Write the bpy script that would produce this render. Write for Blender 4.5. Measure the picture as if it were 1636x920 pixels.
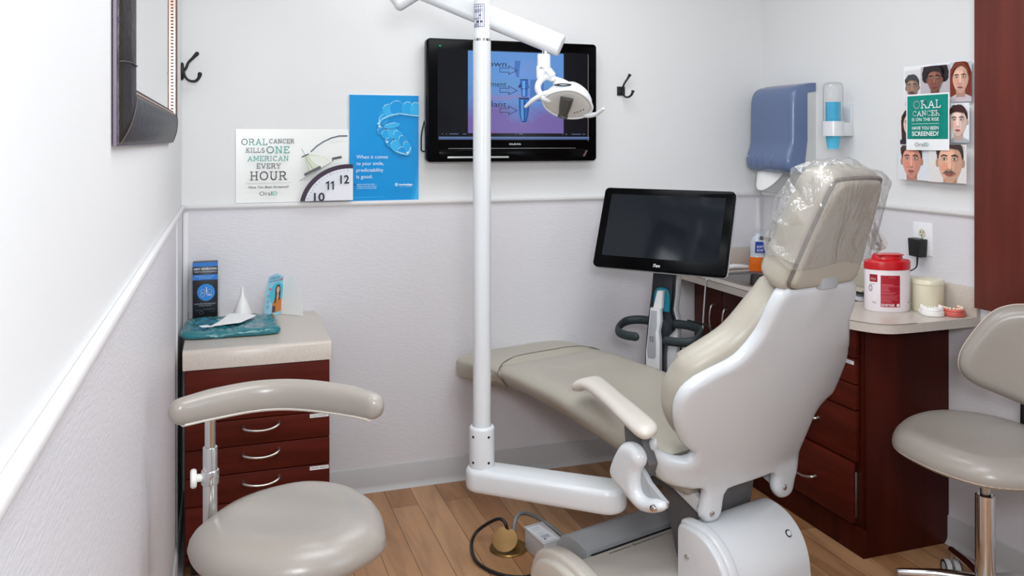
import bpy, bmesh, math, random
import numpy as np
from mathutils import Vector, Matrix, noise
from mathutils.geometry import delaunay_2d_cdt

for _o in list(bpy.data.objects):
    bpy.data.objects.remove(_o)
SC = bpy.context.scene
COL = SC.collection
R_ = math.radians

# ------------------------------------------------------------------ camera, light, exposure
XL, XR, YB, YF, ZC = -0.147, 2.43, 3.431, -1.15, 2.52      # room: left, right, back, front, ceiling
TH = math.atan(462 / 1352)
cam_d = bpy.data.cameras.new('camera')
cam = bpy.data.objects.new('camera', cam_d)
COL.objects.link(cam)
cam.location = (0, 0, 1.42)
cam.rotation_euler = (R_(90), 0, -TH)
cam_d.sensor_width = 36
cam_d.lens = 36 * 1352 / 1636
cam_d.shift_y = -(460 - 224) / 1636
cam_d.clip_start = 0.02
SC.camera = cam

SC.view_settings.view_transform = 'Standard'
SC.view_settings.look = 'None'
SC.view_settings.gamma = 1
SC.view_settings.use_curve_mapping = False
SC.view_settings.exposure = 0.02

wd = bpy.data.worlds.new('world')
SC.world = wd
wd.use_nodes = True
wd.node_tree.nodes['Background'].inputs[0].default_value = (0.9, 0.95, 1.0, 1)
wd.node_tree.nodes['Background'].inputs[1].default_value = 0.4


def area(name, loc, rot, sx, sy, power, col):
    l = bpy.data.lights.new(name, 'AREA')
    l.shape = 'RECTANGLE'
    l.size, l.size_y, l.energy, l.color = sx, sy, power, col
    o = bpy.data.objects.new(name, l)
    COL.objects.link(o)
    o.location = loc
    o.rotation_euler = rot
    return o


# two ceiling troffers and an added cool daylight fill behind the camera, no window built
area('ceiling_lamp', (0.80, 1.40, ZC - 0.02), (0, 0, 0), 1.2, 0.6, 19, (0.93, 0.97, 1.0))
area('ceiling_lamp', (1.05, 2.55, ZC - 0.02), (0, 0, 0), 1.3, 0.6, 13, (0.93, 0.97, 1.0))
area('camera_flash', (0.06, -0.25, 1.78), (R_(86), 0, R_(-22)), 0.45, 0.35, 29, (0.93, 0.97, 1.0))
area('daylight_fill', (XR - 0.03, -0.25, 1.55), (0, R_(90), 0), 1.1, 1.0, 16, (0.72, 0.86, 1.0))

# ------------------------------------------------------------------ materials


def lin(c):
    return tuple(((v / 255) / 12.92 if v / 255 <= 0.04045 else (((v / 255) + 0.055) / 1.055) ** 2.4) for v in c)


MATS = {}


def mat(name, rgb, rough=0.5, metal=0.0, spec=0.5, bump=None, var=None, emit=None, coat=0.0, trans=0.0, sheen=0):
    """rgb in sRGB 0-255. bump=(scale, strength, (sx,sy,sz)); var=(scale, amount, (sx,sy,sz))"""
    if name in MATS:
        return MATS[name]
    m = bpy.data.materials.new(name)
    m.use_nodes = True
    nt = m.node_tree
    b = nt.nodes['Principled BSDF']
    c = lin(rgb) + (1,)
    b.inputs['Base Color'].default_value = c
    b.inputs['Roughness'].default_value = rough
    b.inputs['Metallic'].default_value = metal
    b.inputs['Specular IOR Level'].default_value = spec
    b.inputs['Coat Weight'].default_value = coat
    b.inputs['Coat Roughness'].default_value = 0.08
    b.inputs['Transmission Weight'].default_value = trans
    if emit:
        b.inputs['Emission Color'].default_value = c
        b.inputs['Emission Strength'].default_value = emit
    if bump or var:
        tc = nt.nodes.new('ShaderNodeTexCoord')

        def tex(scale, s):
            mp = nt.nodes.new('ShaderNodeMapping')
            mp.inputs['Scale'].default_value = s
            nt.links.new(tc.outputs['Object'], mp.inputs[0])
            n = nt.nodes.new('ShaderNodeTexNoise')
            n.inputs['Scale'].default_value = scale
            n.inputs['Detail'].default_value = 4
            nt.links.new(mp.outputs[0], n.inputs['Vector'])
            return n
        if bump:
            n = tex(bump[0], bump[2] if len(bump) > 2 else (1, 1, 1))
            bp = nt.nodes.new('ShaderNodeBump')
            bp.inputs['Strength'].default_value = bump[1]
            bp.inputs['Distance'].default_value = bump[3] if len(bump) > 3 else 0.002
            nt.links.new(n.outputs['Fac'], bp.inputs['Height'])
            nt.links.new(bp.outputs[0], b.inputs['Normal'])
        if var:
            n = tex(var[0], var[2] if len(var) > 2 else (1, 1, 1))
            mx = nt.nodes.new('ShaderNodeMix')
            mx.data_type = 'RGBA'
            mr = nt.nodes.new('ShaderNodeMapRange')
            mr.inputs[1].default_value = 0.3
            mr.inputs[2].default_value = 0.7
            nt.links.new(n.outputs['Fac'], mr.inputs[0])
            nt.links.new(mr.outputs[0], mx.inputs['Factor'])
            a = var[1]
            mx.inputs['A'].default_value = tuple(v * (1 - a) for v in c[:3]) + (1,)
            mx.inputs['B'].default_value = tuple(min(1, v * (1 + a)) for v in c[:3]) + (1,)
            nt.links.new(mx.outputs['Result'], b.inputs['Base Color'])
    MATS[name] = m
    return m


def floor_material():
    m = bpy.data.materials.new('oak_planks')
    m.use_nodes = True
    nt = m.node_tree
    N, L = nt.nodes, nt.links
    b = N['Principled BSDF']
    b.inputs['Roughness'].default_value = 0.38
    tc = N.new('ShaderNodeTexCoord')
    mp = N.new('ShaderNodeMapping')
    mp.inputs['Rotation'].default_value = (0, 0, R_(90))
    L.new(tc.outputs['Object'], mp.inputs[0])
    br = N.new('ShaderNodeTexBrick')
    br.offset = 0.37
    br.inputs['Scale'].default_value = 1.0
    br.inputs['Brick Width'].default_value = 1.05
    br.inputs['Row Height'].default_value = 0.105
    br.inputs['Mortar Size'].default_value = 0.0012
    br.inputs['Bias'].default_value = 0.0
    br.inputs['Color1'].default_value = lin((196, 152, 112)) + (1,)
    br.inputs['Color2'].default_value = lin((162, 114, 74)) + (1,)
    br.inputs['Mortar'].default_value = lin((88, 58, 34)) + (1,)
    L.new(mp.outputs[0], br.inputs['Vector'])
    mp2 = N.new('ShaderNodeMapping')
    mp2.inputs['Scale'].default_value = (9, 1.2, 1)
    L.new(tc.outputs['Object'], mp2.inputs[0])
    n = N.new('ShaderNodeTexNoise')
    n.inputs['Scale'].default_value = 2.2
    n.inputs['Detail'].default_value = 6
    n.inputs['Distortion'].default_value = 0.8
    L.new(mp2.outputs[0], n.inputs['Vector'])
    cr = N.new('ShaderNodeValToRGB')
    cr.color_ramp.elements[0].position = 0.30
    cr.color_ramp.elements[0].color = (0.45, 0.38, 0.32, 1)
    cr.color_ramp.elements[1].position = 0.55
    cr.color_ramp.elements[1].color = (1, 1, 1, 1)
    L.new(n.outputs['Fac'], cr.inputs[0])
    mx = N.new('ShaderNodeMix')
    mx.data_type = 'RGBA'
    mx.blend_type = 'MULTIPLY'
    mx.inputs['Factor'].default_value = 0.55
    L.new(br.outputs['Color'], mx.inputs['A'])
    L.new(cr.outputs[0], mx.inputs['B'])
    L.new(mx.outputs['Result'], b.inputs['Base Color'])
    return m


def film_material():
    m = bpy.data.materials.new('clear_plastic_film')
    m.use_nodes = True
    nt = m.node_tree
    N, L = nt.nodes, nt.links
    N.clear()
    out = N.new('ShaderNodeOutputMaterial')
    tr = N.new('ShaderNodeBsdfTransparent')
    gl = N.new('ShaderNodeBsdfGlossy')
    gl.inputs['Roughness'].default_value = 0.16
    tc = N.new('ShaderNodeTexCoord')
    mp = N.new('ShaderNodeMapping')
    mp.inputs['Scale'].default_value = (1, 1, 0.45)
    L.new(tc.outputs['Object'], mp.inputs[0])
    n = N.new('ShaderNodeTexVoronoi')
    n.inputs['Scale'].default_value = 16
    n2 = N.new('ShaderNodeTexNoise')
    n2.inputs['Scale'].default_value = 9
    n2.inputs['Detail'].default_value = 3
    n2.inputs['Distortion'].default_value = 1.5
    L.new(mp.outputs[0], n2.inputs['Vector'])
    L.new(n2.outputs['Color'], n.inputs['Vector'])
    bp = N.new('ShaderNodeBump')
    bp.inputs['Strength'].default_value = 0.9
    bp.inputs['Distance'].default_value = 0.03
    L.new(n2.outputs['Fac'], bp.inputs['Height'])
    L.new(bp.outputs[0], gl.inputs['Normal'])
    fr = N.new('ShaderNodeLayerWeight')
    fr.inputs['Blend'].default_value = 0.25
    L.new(bp.outputs[0], fr.inputs['Normal'])
    mr = N.new('ShaderNodeMapRange')
    mr.inputs[3].default_value = 0.10
    mr.inputs[4].default_value = 0.5
    L.new(fr.outputs['Fresnel'], mr.inputs[0])
    df = N.new('ShaderNodeBsdfDiffuse')
    df.inputs[0].default_value = (0.85, 0.85, 0.86, 1)
    m0 = N.new('ShaderNodeMixShader')
    m0.inputs[0].default_value = 0.10
    L.new(tr.outputs[0], m0.inputs[1])
    L.new(df.outputs[0], m0.inputs[2])
    mx = N.new('ShaderNodeMixShader')
    L.new(mr.outputs[0], mx.inputs[0])
    L.new(m0.outputs[0], mx.inputs[1])
    L.new(gl.outputs[0], mx.inputs[2])
    L.new(mx.outputs[0], out.inputs[0])
    return m


def clear_material(name, tint=(1, 1, 1), refl=0.12):
    m = bpy.data.materials.new(name)
    m.use_nodes = True
    nt = m.node_tree
    N, L = nt.nodes, nt.links
    N.clear()
    out = N.new('ShaderNodeOutputMaterial')
    tr = N.new('ShaderNodeBsdfTransparent')
    tr.inputs[0].default_value = tuple(tint) + (1,)
    gl = N.new('ShaderNodeBsdfGlossy')
    gl.inputs['Roughness'].default_value = 0.05
    fr = N.new('ShaderNodeLayerWeight')
    fr.inputs['Blend'].default_value = refl * 2.5
    mx = N.new('ShaderNodeMixShader')
    L.new(fr.outputs['Facing'], mx.inputs[0])
    L.new(tr.outputs[0], mx.inputs[1])
    L.new(gl.outputs[0], mx.inputs[2])
    L.new(mx.outputs[0], out.inputs[0])
    return m


M_paint = mat('wall_paint', (226, 226, 226), 0.7, bump=(220, 0.06))
M_paper = mat('textured_wall_covering', (219, 217, 221), 0.45, bump=(150, 0.4, (0.3, 0.3, 1.6), 0.002))
M_ceil = mat('ceiling_paint', (232, 232, 230), 0.9)
M_trim = mat('white_trim', (226, 224, 224), 0.4)
M_base = mat('grey_rubber_baseboard', (190, 189, 190), 0.45)
M_floor = floor_material()
M_cherry = mat('cherry_laminate', (64, 20, 12), 0.36, var=(5, 0.25, (3, 3, 0.4)), spec=0.12)
M_cherryH = mat('cherry_laminate_front', (80, 27, 18), 0.36, var=(5, 0.25, (0.6, 0.6, 6)), spec=0.12)
M_cherryU = mat('cherry_wood_panel', (98, 41, 30), 0.45, var=(4, 0.22, (5, 5, 0.5)), spec=0.3)
M_gap = mat('dark_gap', (22, 10, 8), 0.8)
M_lam = mat('beige_laminate', (198, 188, 178), 0.3, var=(160, 0.06))
M_vinyl = mat('taupe_vinyl', (174, 168, 155), 0.36, bump=(500, 0.08), spec=0.5)
M_vinyl2 = mat('stool_vinyl', (154, 147, 139), 0.28, bump=(400, 0.08), spec=0.5)
M_pipe = mat('taupe_piping', (112, 106, 98), 0.5)
M_white = mat('white_gloss_plastic', (216, 219, 222), 0.2, coat=0.3)
M_shell = mat('warm_white_shell', (212, 216, 220), 0.22, coat=0.3)
M_cream = mat('cream_plastic', (214, 208, 198), 0.3)
M_grey = mat('grey_plastic', (168, 171, 174), 0.35)
M_dgrey = mat('dark_grey_metal', (92, 90, 90), 0.5)
M_chrome = mat('chrome', (215, 215, 215), 0.12, metal=1)
M_steel = mat('brushed_steel', (190, 188, 184), 0.3, metal=1)
M_brass = mat('aged_brass', (150, 118, 66), 0.38, metal=0.85)
M_blackg = mat('gloss_black_plastic', (5, 5, 6), 0.15, spec=0.08)
M_black = mat('black_plastic', (14, 14, 15), 0.45)
M_iron = mat('black_iron', (18, 17, 18), 0.45)
M_hole = mat('hole_black', (5, 5, 5), 0.8)
M_navy = mat('dark_navy_plastic', (24, 32, 42), 0.4)
M_soft = mat('dark_slate_rubber', (32, 42, 46), 0.55)
M_teal = mat('teal_plastic', (0, 128, 150), 0.3)
M_red = mat('red_plastic', (196, 20, 30), 0.3)
M_redp = mat('red_print', (172, 20, 38), 0.5)
M_blue = mat('smoky_blue_plastic', (96, 112, 148), 0.25)
M_cup = mat('blue_paper', (84, 190, 226), 0.5)
M_bag = mat('teal_pouch', (24, 112, 122), 0.12, bump=(38, 0.9, (1, 1, 1), 0.006), coat=0.6)
M_paperw = mat('white_paper', (238, 238, 236), 0.7)
M_orange = mat('orange_liquid', (232, 110, 24), 0.15)
M_stone = mat('white_stone', (240, 238, 234), 0.5)
M_pink = mat('pink_gum', (205, 98, 88), 0.3)
M_tooth = mat('ivory_teeth', (240, 226, 196), 0.3)
M_cast = mat('caster_grey', (188, 188, 190), 0.4)
M_leather = mat('dark_brown_leather', (34, 26, 25), 0.45, bump=(30, 0.9, (3, 1, 1), 0.004))
M_bead = mat('pewter_bead', (74, 70, 74), 0.35, metal=0.4)
M_copper = mat('copper_edge', (186, 150, 138), 0.3, metal=0.4)
M_mirror = mat('mirror_silver', (236, 238, 238), 0.02, metal=1)
M_film = film_material()
M_clear = clear_material('clear_acrylic')
M_wax = mat('milky_plastic', (226, 218, 192), 0.25)

# ------------------------------------------------------------------ mesh helpers
ROOT = {}          # object -> world location of its thing's origin


def finish(bm, smooth):
    bmesh.ops.recalc_face_normals(bm, faces=bm.faces)
    if smooth is not None:
        for f in bm.faces:
            f.smooth = True
        ang = R_(smooth)
        for e in bm.edges:
            if len(e.link_faces) == 2 and e.calc_face_angle(0) > ang:
                e.smooth = False


def obj(name, bm, m, parent=None, smooth=35, label=None, recalc=True):
    """link a bmesh (world coordinates) as one mesh object"""
    if recalc:
        finish(bm, smooth)
    me = bpy.data.meshes.new(name)
    o = bpy.data.objects.new(name, me)
    COL.objects.link(o)
    if parent is not None:
        org = ROOT[parent]
        o.parent = parent
    else:
        vs = [v.co for v in bm.verts]
        org = Vector(((min(v.x for v in vs) + max(v.x for v in vs)) / 2,
                      (min(v.y for v in vs) + max(v.y for v in vs)) / 2, min(v.z for v in vs)))
        o.location = org
    ROOT[o] = org
    bm.transform(Matrix.Translation(-org))
    bm.to_mesh(me)
    bm.free()
    for x in (m if isinstance(m, (list, tuple)) else [m]):
        me.materials.append(x)
    if label:
        o['label'] = label
    return o


def thing(name, label, cat, loc, group=None):
    o = bpy.data.objects.new(name, None)
    COL.objects.link(o)
    o.empty_display_size = 0.1
    o.location = loc
    ROOT[o] = Vector(loc)
    return tag(o, label, cat, group)


def tag(o, label, cat, group=None):
    o['label'] = label
    o['category'] = cat
    if group:
        o['group'] = group
    return o


def struct(name, bm, m, smooth=35):
    o = obj(name, bm, m, None, smooth)
    o['kind'] = 'structure'
    return o


def BM():
    return bmesh.new()


def setm(bm, n0, mi):
    bm.faces.ensure_lookup_table()
    for f in bm.faces[n0:]:
        f.material_index = mi


def box(bm, lo, hi, bev=0.0, seg=2, mx=None, mi=0):
    t = bmesh.new()
    bmesh.ops.create_cube(t, size=1)
    s = [hi[i] - lo[i] for i in range(3)]
    c = [(hi[i] + lo[i]) / 2 for i in range(3)]
    bmesh.ops.scale(t, vec=s, verts=t.verts)
    if bev:
        bmesh.ops.bevel(t, geom=list(t.edges), offset=bev, segments=seg, profile=0.5, affect='EDGES')
    bmesh.ops.translate(t, vec=c, verts=t.verts)
    if mx is not None:
        t.transform(mx)
    add(bm, t, mi)


def add(bm, t, mi=0):
    vm = {}
    for v in t.verts:
        vm[v] = bm.verts.new(v.co)
    for f in t.faces:
        try:
            nf = bm.faces.new([vm[v] for v in f.verts])
            nf.material_index = mi if mi else f.material_index
        except ValueError:
            pass
    t.free()


def frame(o, z, x=None):
    """matrix with origin o, local z along z"""
    z = Vector(z).normalized()
    x = Vector(x) if x is not None else (Vector((1, 0, 0)) if abs(z.x) < 0.9 else Vector((0, 1, 0)))
    x = (x - z * x.dot(z)).normalized()
    y = z.cross(x)
    m = Matrix.Identity(4)
    for i in range(3):
        m[i][0], m[i][1], m[i][2], m[i][3] = x[i], y[i], z[i], o[i]
    return m


def lathe(bm, prof, mx=None, n=32, mi=0, cap=True):
    """prof: list of (r, z) from bottom to top, spun about local z"""
    t = bmesh.new()
    rings = []
    for r, z in prof:
        if r < 1e-6:
            rings.append([t.verts.new((0, 0, z))])
        else:
            rings.append([t.verts.new((r * math.cos(2 * math.pi * k / n), r * math.sin(2 * math.pi * k / n), z)) for k in range(n)])
    for a, b in zip(rings, rings[1:]):
        for k in range(n):
            k2 = (k + 1) % n
            if len(a) == 1 and len(b) == 1:
                continue
            if len(a) == 1:
                t.faces.new((a[0], b[k2], b[k]))
            elif len(b) == 1:
                t.faces.new((a[k], a[k2], b[0]))
            else:
                t.faces.new((a[k], a[k2], b[k2], b[k]))
    if cap:
        for q, rev in ((rings[0], True), (rings[-1], False)):
            if len(q) > 2:
                t.faces.new(q[::-1] if rev else q)
    if mx is not None:
        t.transform(mx)
    add(bm, t, mi)


def cyl(bm, a, b, r, r2=None, n=24, bev=0.0, mi=0):
    a, b = Vector(a), Vector(b)
    h = (b - a).length
    r2 = r if r2 is None else r2
    if bev:
        prof = [(0, 0), (r - bev, 0), (r - bev * 0.3, bev * 0.3), (r, bev), (r2, h - bev), (r2 - bev * 0.3, h - bev * 0.3), (r2 - bev, h), (0, h)]
    else:
        prof = [(0, 0), (r, 0), (r2, h), (0, h)]
    lathe(bm, prof, frame(a, b - a), n, mi)


def catmull(pts, n=8, closed=False):
    P = [Vector(p) for p in pts]
    out = []
    m = len(P)
    rng = range(m) if closed else range(m - 1)
    for i in rng:
        p0 = P[(i - 1) % m] if closed or i > 0 else P[i] * 2 - P[i + 1]
        p1, p2 = P[i], P[(i + 1) % m]
        p3 = P[(i + 2) % m] if closed or i + 2 < m else P[i + 1] * 2 - P[i]
        for k in range(n):
            t = k / n
            out.append(0.5 * ((2 * p1) + (p2 - p0) * t + (2 * p0 - 5 * p1 + 4 * p2 - p3) * t * t + (3 * p1 - p0 - 3 * p2 + p3) * t ** 3))
    if not closed:
        out.append(P[-1])
    return out


def tube(bm, pts, r, n=12, sm=6, sect=None, up=None, mi=0, endround=False):
    """sweep a circle (or 2-D section) along pts; r may be a list of radii per control point"""
    P = catmull(pts, sm) if sm else [Vector(p) for p in pts]
    m = len(P)
    if isinstance(r, (list, tuple)):
        rr = []
        for i in range(m):
            q = i / (m - 1) * (len(r) - 1)
            k = min(int(q), len(r) - 2)
            rr.append(r[k] + (r[k + 1] - r[k]) * (q - k))
    else:
        rr = [r] * m
    if endround:
        R0, R1 = rr[0], rr[-1]
        d0 = (P[0] - P[1]).normalized()
        d1 = (P[-1] - P[-2]).normalized()
        pre, prr, post, por = [], [], [], []
        for k in range(1, 5):
            a = k / 4 * math.pi / 2
            pre.insert(0, P[0] + d0 * R0 * math.sin(a)); prr.insert(0, max(R0 * math.cos(a), 1e-4))
            post.append(P[-1] + d1 * R1 * math.sin(a)); por.append(max(R1 * math.cos(a), 1e-4))
        P, rr = pre + P + post, prr + rr + por
        m = len(P)
    sect = sect or [(math.cos(2 * math.pi * k / n), math.sin(2 * math.pi * k / n)) for k in range(n)]
    n = len(sect)
    t = (P[1] - P[0]).normalized()
    u = Vector(up) if up is not None else (Vector((0, 0, 1)) if abs(t.z) < 0.9 else Vector((1, 0, 0)))
    rings = []
    tb = bmesh.new()
    for i in range(m):
        t = (P[min(i + 1, m - 1)] - P[max(i - 1, 0)]).normalized()
        if up is not None and not isinstance(up, bool):
            u = Vector(up)
        u = (u - t * u.dot(t)).normalized()
        s = t.cross(u)
        rings.append([tb.verts.new(P[i] + (s * a + u * b) * rr[i]) for a, b in sect])
    for a, b in zip(rings, rings[1:]):
        for k in range(n):
            tb.faces.new((a[k], a[(k + 1) % n], b[(k + 1) % n], b[k]))
    tb.faces.new(rings[0][::-1])
    tb.faces.new(rings[-1])
    add(bm, tb, mi)


def prism(bm, pts, depth, mx=None, bev=0.0, seg=2, mi=0):
    """closed 2-D outline in local xy, extruded 0..depth along local z"""
    t = bmesh.new()
    lo = [t.verts.new((p[0], p[1], 0)) for p in pts]
    hi = [t.verts.new((p[0], p[1], depth)) for p in pts]
    n = len(pts)
    t.faces.new(lo[::-1])
    t.faces.new(hi)
    for k in range(n):
        t.faces.new((lo[k], lo[(k + 1) % n], hi[(k + 1) % n], hi[k]))
    bmesh.ops.recalc_face_normals(t, faces=t.faces)
    if bev:
        caps = [e for e in t.edges if abs(e.verts[0].co.z - e.verts[1].co.z) < 1e-9]
        bmesh.ops.bevel(t, geom=caps, offset=bev, segments=seg, profile=0.5, affect='EDGES')
    if mx is not None:
        t.transform(mx)
    add(bm, t, mi)


def puff(bm, outline, mapf, sp=0.015, rt=0.03, rb=0.03, top=0.03, bot=-0.03, mid=0.0, mi=0, sm=6):
    """cushion: 2-D outline filled with a fine grid; heights round off towards the rim. mapf(a,b,h)->point"""
    O = [(p.x, p.y) for p in catmull([(p[0], p[1], 0) for p in outline], sm, True)] if sm else [tuple(p) for p in outline]
    A = np.array(O)
    # resample the rim evenly
    seg = np.linalg.norm(np.roll(A, -1, 0) - A, axis=1)
    tot = seg.sum()
    nn = max(24, int(tot / sp))
    cum = np.concatenate([[0], np.cumsum(seg)])
    Ac = np.vstack([A, A[:1]])
    tt = np.linspace(0, tot, nn, endpoint=False)
    B = np.stack([np.interp(tt, cum, Ac[:, 0]), np.interp(tt, cum, Ac[:, 1])], 1)
    area2 = np.sum(B[:, 0] * np.roll(B[:, 1], -1) - np.roll(B[:, 0], -1) * B[:, 1])
    if area2 < 0:
        B = B[::-1].copy()
    S0, S1 = B, np.roll(B, -1, 0)

    def dist(p):
        d = S1 - S0
        w = np.clip(((p - S0) * d).sum(1) / np.maximum((d * d).sum(1), 1e-12), 0, 1)
        q = S0 + d * w[:, None]
        return np.sqrt(((p - q) ** 2).sum(1).min())

    def inside(p):
        x, y = p
        c = False
        for (x0, y0), (x1, y1) in zip(S0, S1):
            if (y0 > y) != (y1 > y) and x < (x1 - x0) * (y - y0) / (y1 - y0) + x0:
                c = not c
        return c
    pts = [tuple(p) for p in B]
    tan = np.roll(B, -1, 0) - np.roll(B, 1, 0)
    nrm = np.stack([-tan[:, 1], tan[:, 0]], 1)
    nrm /= np.maximum(np.linalg.norm(nrm, axis=1), 1e-9)[:, None]
    rr = max(rt, rb)
    offs = [o for o in (0.04 * rr, 0.14 * rr, 0.32 * rr, 0.6 * rr, 0.95 * rr)]
    for o in offs:
        for k in range(0, nn):
            p = B[k] + nrm[k] * o
            if dist(p) > 0.93 * o and inside(p):
                pts.append(tuple(p))
    x0, y0 = B.min(0)
    x1, y1 = B.max(0)
    yy = y0 + sp / 2
    while yy < y1:
        xx = x0 + sp / 2
        while xx < x1:
            p = np.array((xx, yy))
            if inside(p) and dist(p) > rr * 0.95 + sp * 0.5:
                pts.append((xx, yy))
            xx += sp
        yy += sp
    vs, es, fs, _, _, _ = delaunay_2d_cdt([Vector(p) for p in pts], [], [list(range(nn))], 1, 1e-7)
    D = [dist(np.array((v.x, v.y))) for v in vs]
    D = [0.0 if d < 1e-6 else d for d in D]

    def prof(d, r):
        return 1.0 if r <= 0 else math.sqrt(max(0, 1 - (1 - min(d / r, 1)) ** 2))
    t = bmesh.new()
    up, dn = [], []
    for v, d in zip(vs, D):
        a = t.verts.new(mapf(v.x, v.y, mid + (top - mid) * prof(d, rt)))
        up.append(a)
        dn.append(a if d == 0.0 else t.verts.new(mapf(v.x, v.y, mid + (bot - mid) * prof(d, rb))))
    for f in fs:
        for q in ([up[i] for i in f], [dn[i] for i in f][::-1]):
            try:
                t.faces.new(q)
            except ValueError:
                pass
    add(bm, t, mi)


def inset(outline, k, c=None):
    c = c or (sum(p[0] for p in outline) / len(outline), sum(p[1] for p in outline) / len(outline))
    return [(c[0] + (p[0] - c[0]) * k, c[1] + (p[1] - c[1]) * k) for p in outline]


def ellipse(cx, cy, rx, ry, n=28, rot=0):
    o = []
    for k in range(n):
        a = 2 * math.pi * k / n
        x, y = rx * math.cos(a), ry * math.sin(a)
        o.append((cx + x * math.cos(rot) - y * math.sin(rot), cy + x * math.sin(rot) + y * math.cos(rot)))
    return o


def rrect(x0, y0, x1, y1, r, n=5):
    o = []
    for cx, cy, a0 in ((x1 - r, y0 + r, -90), (x1 - r, y1 - r, 0), (x0 + r, y1 - r, 90), (x0 + r, y0 + r, 180)):
        for k in range(n + 1):
            a = R_(a0 + 90 * k / n)
            o.append((cx + r * math.cos(a), cy + r * math.sin(a)))
    return o


def clip(poly, x0, y0, x1, y1):
    for ax, lim, sgn in ((0, x0, 1), (0, x1, -1), (1, y0, 1), (1, y1, -1)):
        out = []
        for i in range(len(poly)):
            a, b = poly[i], poly[(i + 1) % len(poly)]
            da, db = (a[ax] - lim) * sgn, (b[ax] - lim) * sgn
            if da >= 0:
                out.append(a)
            if da * db < 0:
                t = da / (da - db)
                out.append((a[0] + (b[0] - a[0]) * t, a[1] + (b[1] - a[1]) * t))
        poly = out
        if not poly:
            return []
    return poly


def _arc(cx, cy, rx, ry, a0, a1, n=12):
    return [(cx + rx * math.cos(R_(a0 + (a1 - a0) * i / n)), cy + ry * math.sin(R_(a0 + (a1 - a0) * i / n))) for i in range(n + 1)]


# glyph: width, strokes, serif centres (unit height)
SLAB = {
    ' ': (0.22, [], []),
    'A': (0.74, [[(0.06, 0), (0.37, 1), (0.68, 0)], [(0.18, 0.34), (0.56, 0.34)]], [(0.06, 0), (0.68, 0)]),
    'C': (0.70, [_arc(0.38, 0.5, 0.34, 0.5, 48, 312), [(0.62, 0.72), (0.62, 0.98)]], []),
    'D': (0.72, [[(0.10, 0), (0.10, 1), (0.30, 1)] + _arc(0.30, 0.5, 0.36, 0.5, 90, -90) + [(0.10, 0)]], [(0.08, 0), (0.08, 1)]),
    'E': (0.60, [[(0.56, 0.78), (0.56, 1), (0.10, 1), (0.10, 0), (0.58, 0), (0.58, 0.22)], [(0.10, 0.5), (0.44, 0.5)]], [(0.08, 0), (0.08, 1)]),
    'H': (0.74, [[(0.12, 0), (0.12, 1)], [(0.62, 0), (0.62, 1)], [(0.12, 0.5), (0.62, 0.5)]], [(0.12, 0), (0.12, 1), (0.62, 0), (0.62, 1)]),
    'I': (0.28, [[(0.14, 0), (0.14, 1)]], [(0.14, 0), (0.14, 1)]),
    'K': (0.70, [[(0.12, 0), (0.12, 1)], [(0.60, 1), (0.14, 0.44)], [(0.28, 0.60), (0.64, 0)]], [(0.12, 0), (0.12, 1), (0.60, 1), (0.62, 0)]),
    'L': (0.58, [[(0.12, 1), (0.12, 0), (0.56, 0), (0.56, 0.26)]], [(0.12, 1), (0.08, 0)]),
    'M': (0.86, [[(0.10, 0), (0.10, 1), (0.43, 0.22), (0.76, 1), (0.76, 0)]], [(0.10, 0), (0.06, 1), (0.76, 0), (0.80, 1)]),
    'N': (0.76, [[(0.12, 0), (0.12, 1), (0.64, 0), (0.64, 1)]], [(0.12, 0), (0.08, 1), (0.64, 1)]),
    'O': (0.80, [_arc(0.40, 0.5, 0.37, 0.5, 0, 360, 24)], []),
    'R': (0.70, [[(0.10, 0), (0.10, 1), (0.36, 1)] + _arc(0.36, 0.74, 0.24, 0.26, 90, -90) + [(0.10, 0.48)], [(0.38, 0.48), (0.64, 0)]], [(0.10, 0), (0.08, 1), (0.64, 0)]),
    'S': (0.56, [_arc(0.28, 0.75, 0.22, 0.25, 30, 270) + _arc(0.28, 0.25, 0.24, 0.25, 90, -150)], []),
    'T': (0.68, [[(0.34, 0), (0.34, 1)], [(0.04, 0.76), (0.04, 1), (0.64, 1), (0.64, 0.76)]], [(0.34, 0)]),
    'U': (0.74, [[(0.12, 1), (0.12, 0.34)] + _arc(0.37, 0.30, 0.25, 0.30, 180, 360) + [(0.62, 0.34), (0.62, 1)]], [(0.12, 1), (0.62, 1)]),
    'V': (0.74, [[(0.06, 1), (0.37, 0), (0.68, 1)]], [(0.06, 1), (0.68, 1)]),
    'Y': (0.72, [[(0.06, 1), (0.36, 0.46), (0.66, 1)], [(0.36, 0.46), (0.36, 0)]], [(0.06, 1), (0.66, 1), (0.36, 0)]),
}


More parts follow.
